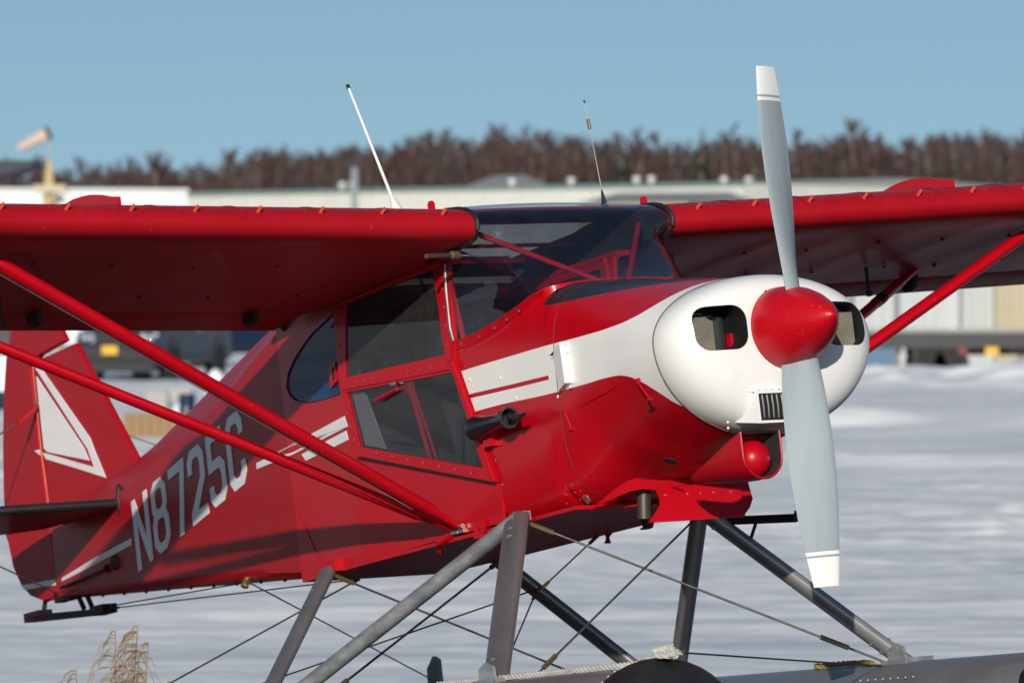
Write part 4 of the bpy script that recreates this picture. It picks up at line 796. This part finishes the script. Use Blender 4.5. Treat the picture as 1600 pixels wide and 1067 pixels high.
# ================================================================== BACKGROUND
def thing(name, label, cat, loc=(0, 0, 0), rz=0, group=None):
    o = bpy.data.objects.new(name, None); COL.objects.link(o); o.location = loc; o.rotation_euler = (0, 0, rz); return tag(o, label, cat, group)
M['cream'] = mat('cream_cladding', (.62, .62, .56), .6, var=.08, scale=.6, streak=(1, 1, .2)); M['bright'] = mat('white_cladding', (.74, .76, .74), .55, var=.06, scale=.6, streak=(1, 1, .2))
M['postgrey'] = mat('grey_post', (.20, .23, .26), .6); M['contwhite'] = mat('pale_container', (.50, .52, .52), .6, var=.18, scale=.9, streak=(2, 1, .15)); M['greyclad'] = mat('grey_cladding', (.40, .43, .45), .6, var=.1, scale=.6); M['teal'] = mat('teal_trim', (.22, .32, .30), .5); M['roofing'] = mat('grey_roofing', (.30, .31, .32), .7)
M['mustard'] = mat('mustard_cladding', (.45, .36, .14), .7, var=.15, scale=.8); M['wood'] = mat('tan_plywood', (.32, .20, .10), .75, var=.3, scale=3, streak=(6, 6, .6)); M['yellow'] = mat('yellow_paint', (.42, .30, .12), .55, var=.15)
M['navy'] = mat('navy_car_paint', (.006, .018, .050), .35, coat=.15, spec=.3, var=.1, scale=2); M['tyre'] = mat('tyre_rubber', (.018, .018, .018), .85, var=.3); M['grille'] = mat('dark_grille', (.02, .021, .022), .4)
M['lamp'] = mat('headlamp_glass', (.85, .86, .88), .06, metal=.9, var=.05); M['plate'] = mat('yellow_plate', (.75, .42, .02), .5, var=.1, scale=8); M['bumper'] = mat('charcoal_bumper', (.018, .019, .021), .45)
M['concrete'] = mat('pale_block', (.38, .375, .35), .8, var=.2, scale=3); M['steelbeam'] = mat('dark_trailer_steel', (.020, .020, .024), .5, var=.3); M['rust'] = mat('rusty_frame', (.035, .02, .014), .7, var=.4, scale=3); M['bluebox'] = mat('blue_panel', (.07, .15, .24), .6, var=.1); M['sock'] = mat('faded_windsock', (.60, .47, .38), .8, var=.15, scale=3); M['redlamp'] = mat('red_lamp', (.22, .015, .02), .5); M['tancont'] = mat('tan_container', (.46, .40, .27), .6, var=.15, scale=1, streak=(1, 1, .2)); M['asphalt'] = mat('asphalt', (.05, .05, .052), .8)
def building(x0, y0, x1, y1, h, depth, wallm, label, ribs=.6, vents=(), trim='teal', name='warehouse', slope=.35):
    L_ = math.hypot(x1 - x0, y1 - y0); t = thing(name, label, 'building', ((x0 + x1) / 2, (y0 + y1) / 2, 0), math.atan2(y1 - y0, x1 - x0))
    g = G(); g.box((0, depth / 2, h / 2 - .5), (L_, depth, h + 1)); add('wall', g.me('wall', False), wallm, t)
    g = G()
    for k in range(int(L_ / ribs)): g.box((-L_ / 2 + (k + .5) * ribs, -.03, h / 2), (.09, .06, h))
    add('cladding_ribs', g.me('cladding_ribs', False), wallm, t)
    add('eave_trim', G().box((0, -.08, h - .06), (L_ + .1, .16, .13)).me('eave_trim', False), trim, t)
    g = G(); g.loft([[(-L_ / 2 - .1, -.05, h), (-L_ / 2 - .1, depth / 2, h + slope), (-L_ / 2 - .1, depth, h)], [(L_ / 2 + .1, -.05, h), (L_ / 2 + .1, depth / 2, h + slope), (L_ / 2 + .1, depth, h)]]); add('roof', g.me('roof', False), 'roofing', t)
    for vx in vents:
        v = G(); v.rev([(0, .09), (.12, .09), (.13, .16), (.22, .19), (.30, .15), (.34, .03)], (vx, 2.2, h + .1), (0, 0, 1), 14); add('roof_vent', v.me('roof_vent'), 'alu' if False else 'bright', t)
    return t
def span(px0, d0, px1, d1, top): return (at(px0, d0), d0, at(px1, d1), d1)
b1 = building(at(288, 276), 276, at(1162, 252), 252, 7.38, 22, 'cream', 'long cream warehouse with teal eave and round roof vents before the wood', vents=[-9.2, -8.55, 1.8, 5.5, 9.5, 10.4])
building(at(-220, 236), 236, at(292, 240), 240, 6.85, 20, 'bright', 'low white hangar behind the near wing, left of the cream warehouse', vents=[], trim='bright', name='hangar', slope=.1)
building(at(1164, 254), 254, at(1262, 256), 256, 7.3, 14, 'greyclad', 'grey metal building adjoining the right end of the cream warehouse', vents=[-1.3, .1], trim='greyclad', name='metal_building', slope=.2)
building(at(905, 226), 226, at(1075, 224), 224, 6.0, 8, 'mustard', 'low mustard shed standing before the cream warehouse', trim='mustard', name='shed', slope=.5)
building(at(725, 300), 300, at(770, 299), 299, 8.1, 6, 'bluebox', 'small pale blue gabled roof house poking above the warehouse roof', trim='bright', name='house', slope=.7)
# wind-sock on its tapered mast
d = 200; t = thing('windsock', 'faded orange windsock on a yellow tapered wooden mast behind the near wing', 'windsock', (at(77, d), d, 0)); z1 = up(247, d); zp = up(290, d)
g = G(); g.loft([[(-.42, -.42, 0), (.42, -.42, 0), (.42, .42, 0), (-.42, .42, 0)], [(-.17, -.17, zp), (.17, -.17, zp), (.17, .17, zp), (-.17, .17, zp)], [(-.05, -.05, z1), (.05, -.05, z1), (.05, .05, z1), (-.05, .05, z1)]]); add('mast', g.me('mast', False), 'yellow', t)
add('platform', G().box((.05, 0, zp - .12), (1.15, .9, .26)).me('platform', False), M.setdefault('paleyellow', mat('pale_yellow', (.52, .46, .30), .6)), t)
zt_ = up(208, d); add('pole', G().tube([(0, 0, z1 - .2), (0, 0, zt_)], .03, 8).me('pole'), 'greyclad', t)
add('hoop', G().rev([(0, .26), (.07, .26), (.07, .24)], (0, 0, zt_), (-.85, .1, -.42), 14).me('hoop'), 'rust', t); g = G(); g.rev([(.05, .24), (.4, .22), (.8, .18), (1.25, .12)], (0, 0, zt_), (-.85, .1, -.42), 14); add('sock', g.me('sock'), 'sock', t)
g = G()
for k in range(60): a = random.uniform(0, 6.28); q = Vector((.1 + .35 * math.cos(a) * random.random(), .2 * math.sin(a), zp - .9 + random.uniform(-.5, .5))); g.tube([q, q + Vector((random.uniform(-.15, .15), random.uniform(-.1, .1), .18))], .03, 3)
add('shrub', g.me('shrub', False), M.setdefault('spruce', mat('spruce_needles', (.028, .05, .03), .8, var=.4)), t)
# dark canopy at the left edge
d = 118; t = thing('canopy', 'dark navy flat canopy at the left edge beyond the near wing', 'canopy', (at(-120, d), d, 0)); zc = up(266, d)
g = G(); hl = at(50, d) - at(-120, d); g.loft([[(-2.2, 0, zc - .2), (-2.2, 3, zc - .2), (-2.2, 3, zc + .2), (-2.2, 0, zc + .2)], [(hl * .55, 0, zc - .2), (hl * .55, 3, zc - .2), (hl * .55, 3, zc + .2), (hl * .55, 0, zc + .2)], [(hl, 0, zc + .08), (hl, 3, zc + .08), (hl, 3, zc + .2), (hl, 0, zc + .2)]]); add('roof_slab', g.me('roof_slab', False), M.setdefault('darknavy', mat('dark_navy_sheet', (.012, .022, .035), .6)), t)
for x in (-1.8, -.2): add('post', G().tube([(x, .3, 0), (x, .3, zc)], .07, 8).me('post'), 'steelbeam', t)
# grey post
d = 228; t = thing('post', 'tall grey post standing between the near wing and the white antenna', 'post', (at(554, d), d, 0)); add('shaft', G().box((0, 0, up(266, d) / 2), (.27, .27, up(266, d))).me('shaft', False), 'postgrey', t); add('cap', G().rev([(0, .16), (.1, .13), (.16, .02)], (0, 0, up(266, d)), (0, 0, 1), 12).me('cap'), 'postgrey', t)
# pickup truck, three-quarter front view
def wheel(parent, x, y, r_=.40, w_=.27):
    o = add('wheel', G().rev([(-w_ / 2, r_ * .62), (-w_ / 2, r_ * .93), (-w_ * .35, r_), (w_ * .35, r_), (w_ / 2, r_ * .93), (w_ / 2, r_ * .62)], (0, 0, 0), (0, 1, 0), 24).me('tyre'), 'tyre', parent, (x, y, r_)); add('rim', G().rev([(-w_ * .42, r_ * .62), (-w_ * .3, r_ * .2), (w_ * .3, r_ * .2), (w_ * .42, r_ * .62)], (0, 0, 0), (0, 1, 0), 18).me('rim'), 'greyclad', o); return o
def pickup(loc, rz, label):
    t = thing('pickup_truck', label, 'truck', loc, rz)       # +x = front
    prof = [(2.75, .45), (2.78, .95), (2.70, 1.10), (1.55, 1.22), (1.45, 1.24), (-.45, 1.24), (-.5, 1.28), (-2.75, 1.28), (-2.78, .5), (-2.2, .42), (2.2, .40)]
    g = G(); R_ = lambda y, k: [(x * (1 if abs(x) < 2.6 else k), y, z) for x, z in prof]; g.loft([R_(-.97, .985), R_(-.90, 1), R_(.90, 1), R_(.97, .985)]); body = add('body', g.me('body', True, 30), 'navy', t)
    cab = [(1.40, 1.24), (.55, 1.82), (.35, 1.88), (-.75, 1.88), (-.95, 1.80), (-1.15, 1.26)]; g = G(); g.loft([[(x, y, z) for x, z in cab] if abs(y) > 0 else [] for y in (-.82, .82)]); add('cab', g.me('cab', True, 30), 'navy', t)
    add('windscreen', G().put([(1.36, -.74, 1.28), (1.36, .74, 1.28), (.60, .70, 1.80), (.60, -.70, 1.80)], [(0, 1, 2, 3)]).me('windscreen', False), 'grille', t, (.03, 0, .02))
    for sg in (-1, 1):
        add('side_window', G().slab([(1.15, 1.32), (.55, 1.75), (-.70, 1.80), (-.95, 1.32)], lambda a, b: (a, sg * .825, b), lambda a, b: (a, sg * .835, b)).me('side_window', False), 'grille', t)
        add('headlight', G().slab([(sg * .52, .86), (sg * .94, .86), (sg * .92, 1.08), (sg * .55, 1.07)], lambda a, b: (2.79 - .05 * (abs(a) > .8), a, b), lambda a, b: (2.72, a, b)).rev([(0, .12), (.04, .115), (.08, .09), (.105, .05), (.11, .005)], (2.76, sg * .74, .97), (1, 0, 0), 20).me('headlight', True), 'lamp', t)
        add('mirror', G().box((1.0, sg * 1.08, 1.35), (.12, .22, .2)).me('mirror', False), 'bumper', t); add('fog_lamp', G().rev([(0, .09), (.03, .08)], (2.9, sg * .62, .62), (1, 0, 0), 14).me('fog_lamp'), 'lamp', t)
        for x in (1.75, -1.75):
            wheel(t, x, sg * .86); add('wheel_arch', G().rev([(-.02, .52), (.02, .52), (.02, .44), (-.02, .44)], (x, sg * .965, .45), (0, 1, 0), 24).me('wheel_arch'), 'bumper', t)
        add('sill', G().box((0, sg * .95, .56), (2.4, .08, .12)).me('sill', False), 'bumper', t); add('door_handle', G().box((-.2, sg * .985, 1.12), (.2, .03, .04)).me('door_handle', False), 'alu', t)
    g = G()
    for k in range(5): g.box((2.79, 0, .86 + k * .045), (.03, 1.0, .02))
    add('grille', G().box((2.77, 0, .95), (.04, 1.06, .26)).me('grille', False), 'grille', t); add('grille_bars', g.me('grille_bars', False), 'bumper', t)
    g = G(); g.box((2.85, 0, .64), (.2, 1.92, .30)); g.box((2.72, 0, .36), (.3, 1.75, .30)); add('front_bumper', g.me('front_bumper', False), 'bumper', t); add('licence_plate', G().box((2.965, -.12, .70), (.02, .36, .19)).me('licence_plate', False), 'plate', t)
    return t
pickup((at(243, 128.5), 128.5, .36), math.radians(-90 - 14), 'dark navy pickup truck with yellow front plate parked behind the red fin')
d = 150; pickup((at(372, d), d + 1, .36), math.radians(-90 - 55), 'dark pickup truck half hidden behind the fuselage beside the first one')
# odds and ends along the shore
def snowheap(px, py0, py1, d, w_, label, name='snow_heap'):
    g = G(); r_ = w_ / 2; hh = up(py0, d); rr = []
    for a in np.radians([0, 15, 30, 45, 60, 75, 88]): rr.append([(r_ * math.cos(a) * math.cos(t) * (1 + .12 * math.sin(3 * t + a)), r_ * .8 * math.cos(a) * math.sin(t), hh * math.sin(a)) for t in np.linspace(0, 2 * math.pi, 20, endpoint=False)])
    return tag(g.loft(rr).obj(name, 'snow', loc=(at(px, d), d, -.05)), label, 'snow heap')
snowheap(336, 573, 600, 118, .56, 'small rounded white snow heap beside the truck wheel')
snowheap(283, 622, 640, 106, .42, 'little snow heap beside the navy barrel')
def crate(px0, px1, py0, d, dep, m, label, name, n=6, cat='crate'):
    w_ = at(px1, d) - at(px0, d); hh = up(py0, d); t = thing(name, label, cat, (at((px0 + px1) / 2, d), d, 0)); pw_ = w_ / n
    me_ = G().box((0, 0, hh / 2), (pw_ * .94, .04, hh)).me('plank', False); me_.materials.append(M[m])
    for k in range(n): o = add('plank', me_, None, t, (-w_ / 2 + (k + .5) * pw_, random.uniform(-.01, .01), random.uniform(-.015, .0)))
    add('core', G().box((0, dep / 2 + .02, hh / 2 - .01), (w_, dep, hh - .02)).me('core', False), m, t); return t
crate(192, 290, 645, 90, .6, 'wood', 'tan plywood crate on the snow behind the fin', 'plywood_crate', 7)
crate(228, 262, 611, 112, .5, 'concrete', 'pale concrete block behind the plywood crate', 'concrete_block', 1, 'block'); crate(264, 300, 606, 116, .5, 'concrete', 'second pale concrete block, right of the plywood crate', 'concrete_block', 1, 'block')
d = 104; tag(G().rev([(0, .13), (.02, .15), (.16, .155), (.18, .145), (.30, .155), (.44, .15), (.45, .13)], (0, 0, 0), (0, 0, 1), 18).obj('barrel', 'navy', loc=(at(292, d), d, 0)), 'small navy barrel beside the plywood crate', 'barrel')
crate(-30, 13, 556, 118, .6, 'bright', 'white panelled box at the left edge behind the rudder', 'white_box', 3, 'box'); d = 112; tag(G().rev([(0, .2), (.03, .22), (.35, .22), (.37, .2)], (0, 0, 0), (0, 0, 1), 18).obj('barrel', 'navy', loc=(at(3, d), d, 0)), 'blue barrel at the left edge before the white box', 'barrel')
crate(-60, 17, 500, 134, 1, 'bumper', 'dark shed wall at the left edge behind the rudder', 'dark_shed', 5, 'shed')
# flatbed trailer with containers behind
d = 150; X0, X1 = at(1352, d), at(1690, d); zd = up(514, d); t = thing('flatbed_trailer', 'long dark flatbed trailer with a yellow side lamp behind the snow bank at right', 'trailer', ((X0 + X1) / 2, d, 0)); hw = (X1 - X0) / 2
add('deck', G().box((0, 1.2, zd - .05), (2 * hw, 2.5, .10)).me('deck', False), 'concrete', t); add('side_rail', G().box((0, -.06, zd - .30), (2 * hw, .12, .42)).me('side_rail', False), 'steelbeam', t); add('frame_beam', G().box((.5, .5, zd - .58), (2 * hw - 1.2, .2, .22)).me('frame_beam', False), 'rust', t)
for k in range(9): add('cross_member', G().box((-hw + .9 + k * .6, .1, zd - .57), (.10, .3, .16)).me('cross_member', False), 'rust', t)
for x in (at(1452, d), at(1486, d)): 
    for y in (.1, 2.2): wheel(t, x - (X0 + X1) / 2, y, .48, .3)
add('mudguard', G().box((at(1430, d) - (X0 + X1) / 2, .2, .75), (.10, .5, .5)).me('mudguard', False), 'steelbeam', t)
for px, m_ in ((1549, 'plate'), (1503, 'redlamp')): add('side_lamp', G().box((at(px, d) - (X0 + X1) / 2, -.14, zd - .58), (.34 if m_ == 'plate' else .18, .05, .2)).me('side_lamp', False), m_, t)
add('landing_leg', G().box((at(1597, d) - (X0 + X1) / 2, .3, .55), (.12, .15, 1.1)).me('landing_leg', False), 'steelbeam', t)
def container(px0, px1, d, h, m, label, pitch=.28):
    w_ = at(px1, d) - at(px0, d); t = thing('container', label, 'container', (at((px0 + px1) / 2, d), d, 0)); g = G(); n = int(w_ / pitch) * 4; pr = []
    for k in range(n + 1): pr.append((-w_ / 2 + w_ * k / n, (-.045 if k % 4 in (1, 2) else 0)))
    g.loft([[(x, y, 0) for x, y in pr], [(x, y, h) for x, y in pr]], False, False); add('corrugated_wall', g.me('corrugated_wall', False), m, t); add('box', G().box((0, 1.25, h / 2), (w_, 2.4, h)).me('box', False), m, t)
    for z in (.08, h - .08): add('rail', G().box((0, -.05, z), (w_, .1, .16)).me('rail', False), m, t)
    for x in (-w_ / 2 + .06, w_ / 2 - .06): add('corner_post', G().box((x, -.052, h / 2), (.12, .11, h)).me('corner_post', False), m, t)
container(1335, 1402, 175, 3.0, 'contwhite', 'white container nearest the white nose cowl'); container(1406, 1498, 172, 3.2, 'contwhite', 'wide white container behind the flatbed trailer'); container(1504, 1552, 171, 3.2, 'contwhite', 'narrow white ribbed container between the wide white and the tan one', .16); container(1556, 1660, 170, 3.2, 'tancont', 'tan container at the right edge behind the flatbed trailer')
d = 165; tag(G().box((0, 0, .5), (.95, .3, 1.0)).obj('blue_panel', 'bluebox', smooth=False, loc=(at(1372, d), d, 0)), 'pale blue panel under the left end of the flatbed trailer', 'panel')

# ------------------------------------------------------------------ the wood
M['bark'] = mat('birch_bark', (.30, .24, .21), .8, var=.5, scale=2, streak=(1, 1, .3)); M['twig'] = mat('birch_twigs', (.115, .068, .060), .85, var=.35, scale=.8); M['twigb'] = mat('birch_twigs_grey', (.105, .078, .072), .85, var=.35, scale=.8); M['twigc'] = mat('birch_twigs_purple', (.105, .06, .058), .85, var=.35, scale=.8); M['twigfar'] = mat('far_twigs', (.11, .075, .072), .9, var=.3, scale=.2)
def birch(seed, h, nb, ntw):
    r_ = random.Random(seed); tr = G(); cr_ = G(); pts = [Vector((0, 0, 0))]
    for k in range(5): pts.append(pts[-1] + Vector((r_.uniform(-.12, .12), r_.uniform(-.1, .1), h * .95 / 5)))
    tr.tube(pts, [.19, .17, .13, .09, .055, .015], 6)
    def trunk(t): i = min(4, int(t * 5)); return pts[i].lerp(pts[i + 1], t * 5 - i)
    for k in range(nb):
        t = r_.uniform(.28, .97); a = r_.uniform(0, 6.283); ln = h * .24 * (1.25 - t) * r_.uniform(.6, 1.15); p = trunk(t); q = p + Vector((math.cos(a) * ln * .62, math.sin(a) * ln * .62, ln * .85)); cr_.tube([p, p.lerp(q, .5) + Vector((0, 0, -.05)), q], [.032, .024, .010], 3)
        for j in range(ntw):
            s_ = p.lerp(q, r_.uniform(.25, 1)); b = r_.uniform(0, 6.283); l2 = ln * r_.uniform(.25, .6); e_ = s_ + Vector((math.cos(b) * l2 * .6, math.sin(b) * l2 * .6, l2 * r_.uniform(.3, 1))); wv = Vector((-math.sin(b), math.cos(b), 0)) * .028; cr_.put([s_ - wv, s_ + wv, e_], [(0, 1, 2)]); cr_.put([s_ - Vector((0, 0, .028)), s_ + Vector((0, 0, .028)), e_], [(0, 1, 2)])
    return tr, cr_
kinds = []
for i in range(6):
    tr, cr_ = birch(40 + i, 10, 50, 26); a = tr.me('trunk'); a.materials.append(M['bark']); b = mesh('crown', cr_.V, cr_.F, False, recalc=False); b.materials.append((M['twig'], M['twigb'], M['twigc'])[i % 3]); kinds.append((a, b))
SKY = [(-60, 252), (0, 252), (90, 256), (180, 254), (270, 252), (310, 247), (360, 240), (400, 236), (440, 216), (480, 236), (520, 222), (570, 222), (620, 212), (660, 202), (700, 206), (740, 208), (775, 200), (850, 206), (920, 214), (960, 210), (1000, 216), (1030, 218), (1060, 210), (1110, 212), (1160, 210), (1220, 212), (1270, 210), (1310, 204), (1340, 198), (1400, 214), (1450, 206), (1480, 204), (1530, 200), (1580, 208), (1660, 204)]
r_ = random.Random(5); n_t = 0
for i in range(230):
    px = -40 + 1690 * (i + r_.random()) / 230; far = px < 300
    d = r_.uniform(420, 470) if far else r_.uniform(318, 372); top = interp(px, SKY) + r_.gauss(6, 10) + 9 * math.sin(px / 31.0) * math.sin(px / 13.7)
    if r_.random() < .06: top -= 14
    h = up(top, d); a, b = kinds[i % 6]; sc = h / 10
    t = thing('birch_tree', 'bare reddish-brown birch in the dense wood behind the warehouse', 'tree', (at(px, d), d, 0), r_.uniform(0, 6.28), 'bare birches in the wood')
    t.scale = (sc * r_.uniform(.85, 1.1),) * 2 + (sc,); add('trunk', a, None, t); add('crown', b, None, t)
# dark spruces among them
def spruce(seed, h):
    r2 = random.Random(seed); g = G(); c = G().tube([(0, 0, 0), (0, 0, h * .97)], [.16, .02], 6)
    for k in range(170):
        t = r2.uniform(.08, .99); a = r2.uniform(0, 6.283); ln = (1 - t) * h * .20 + .12; p = Vector((0, 0, h * t)); q = p + Vector((math.cos(a) * ln, math.sin(a) * ln, -ln * .35)); wv = Vector((-math.sin(a), math.cos(a), 0)) * ln * .28; m_ = p.lerp(q, .5); g.put([p, m_ + wv, q, m_ - wv], [(0, 1, 2, 3)]); g.put([p, m_ + Vector((0, 0, ln * .16)), q, m_ - Vector((0, 0, ln * .2))], [(0, 1, 2, 3)])
    return c, g
c, g = spruce(3, 10); sa = c.me('trunk'); sa.materials.append(M['bark']); sb = mesh('crown', g.V, g.F, False, recalc=False); sb.materials.append(M['spruce'])
for px, top, lab in ((1090, 198, 'pointed dark spruce rising above the wood left of the propeller'), (505, 258, 'dark green spruce low in the wood left of the white antenna'), (1310, 256, 'dark green spruce low in the wood right of the propeller'), (1346, 262, 'short spruce in the wood just above the far wing fence'), (1480, 234, 'dark spruce in the wood above the far wing'), (968, 208, 'slim dark spruce in the wood right of the black antenna'), (1440, 250, 'low spruce in the wood right of the far wing fence')):
    d = 322; h = up(top, d); t = thing('spruce_tree', lab, 'tree', (at(px, d), d - 6, 0), px, 'spruces in the wood'); t.scale = (h / 10,) * 3; add('trunk', sa, None, t); add('crown', sb, None, t)
# the depth of the wood behind, one mass
V, F = [], []; off = 0; fk = [birch(80 + i, 10, 22, 9) for i in range(4)]; fa = [(np.array(tr.V + cr_.V), tr.F + [tuple(k + len(tr.V) for k in f) for f in cr_.F]) for tr, cr_ in fk]
for i in range(560):
    px = -60 + 1730 * r_.random(); far = px < 305; d = r_.uniform(470, 560) if far else r_.uniform(372, 470); h = up(interp(px, SKY) + r_.uniform(-4, 26), d); A, Fa = fa[i % 4]; an = r_.uniform(0, 6.28); cs, sn = math.cos(an), math.sin(an); sc = h / 10
    W_ = np.stack([(A[:, 0] * cs - A[:, 1] * sn) * sc * 1.15 + at(px, d), (A[:, 0] * sn + A[:, 1] * cs) * sc * 1.15 + d, A[:, 2] * sc], 1); V.append(W_); F += [tuple(k + off for k in f) for f in Fa]; off += len(A)
tag(add('forest', mesh('forest', np.concatenate(V), F, False, recalc=False), 'twigfar'), 'brown bare wood massed behind the front row of birches', 'forest', kind='stuff')
# far low hill closing the horizon behind the wood
def hill(X, Y): return 13 + 3.5 * vnoise(X / 60, Y / 40, 51) - ((Y - 760) / 26) ** 2
hz = grid(np.arange(-420, 421, 6.0), np.arange(660, 900, 8.0), lambda X, Y: np.maximum(-2, hill(X, Y)), 'hills', M.setdefault('hill', mat('wooded_hill', (.075, .055, .055), .95, var=.4, scale=.08, streak=(1, 1, .3)))); tag(hz, kind='structure')

# ------------------------------------------------------------------ dry grass in front of the floats
def tuft(name, px, d, stems, hgt, label, seed):
    r2 = random.Random(seed); t = thing(name, label, 'grass', (at(px, d), d, 0))
    for k in range(stems):
        x, y = r2.uniform(-.09, .09), r2.uniform(-.08, .08); h = hgt * r2.uniform(.72, 1.02); ln = r2.uniform(-.03, .06); p = [Vector((x, y, 0)), Vector((x + ln * .3, y, h * .5)), Vector((x + ln, y, h))]
        g = G().tube(p, [.0042, .0034, .0014], 5)
        for j in range(48):
            f = r2.random() ** 1.3; s_ = p[2] + (p[1] - p[2]) * f * .62; l2 = (.03 + .11 * f ** .6) * r2.uniform(.4, 1.1); dy = r2.uniform(-.03, .03); sd_ = -1 if r2.random() < .85 else .6; ri = r2.uniform(.0, .5)
            g.tube([s_, s_ + Vector((sd_ * l2 * .45, dy * .4, l2 * .15 * ri)), s_ + Vector((sd_ * l2 * .85, dy * .8, -l2 * r2.uniform(.1, .5))), s_ + Vector((sd_ * l2 * 1.1, dy, -l2 * r2.uniform(.5, 1.1)))], [.0012, .0016, .0013, .0005], 3)
        for j in range(2):
            s_ = p[0].lerp(p[1], r2.uniform(.5, 1)); g.tube([s_, s_ + Vector((r2.uniform(-.08, .06), 0, .12)), s_ + Vector((r2.uniform(-.2, .12), r2.uniform(-.05, .05), .10))], [.003, .0025, .0008], 3)
        add('stem', g.me('stem', False), 'tan', t)
    return t
tuft('dry_grass', 176, 18.2, 7, 1.16, 'tall dry plume grass tuft below the tail at lower left', 5)
tuft('dry_grass', 218, 18.6, 3, 1.02, 'thin dry grass stalks right of the tall plume tuft', 9)
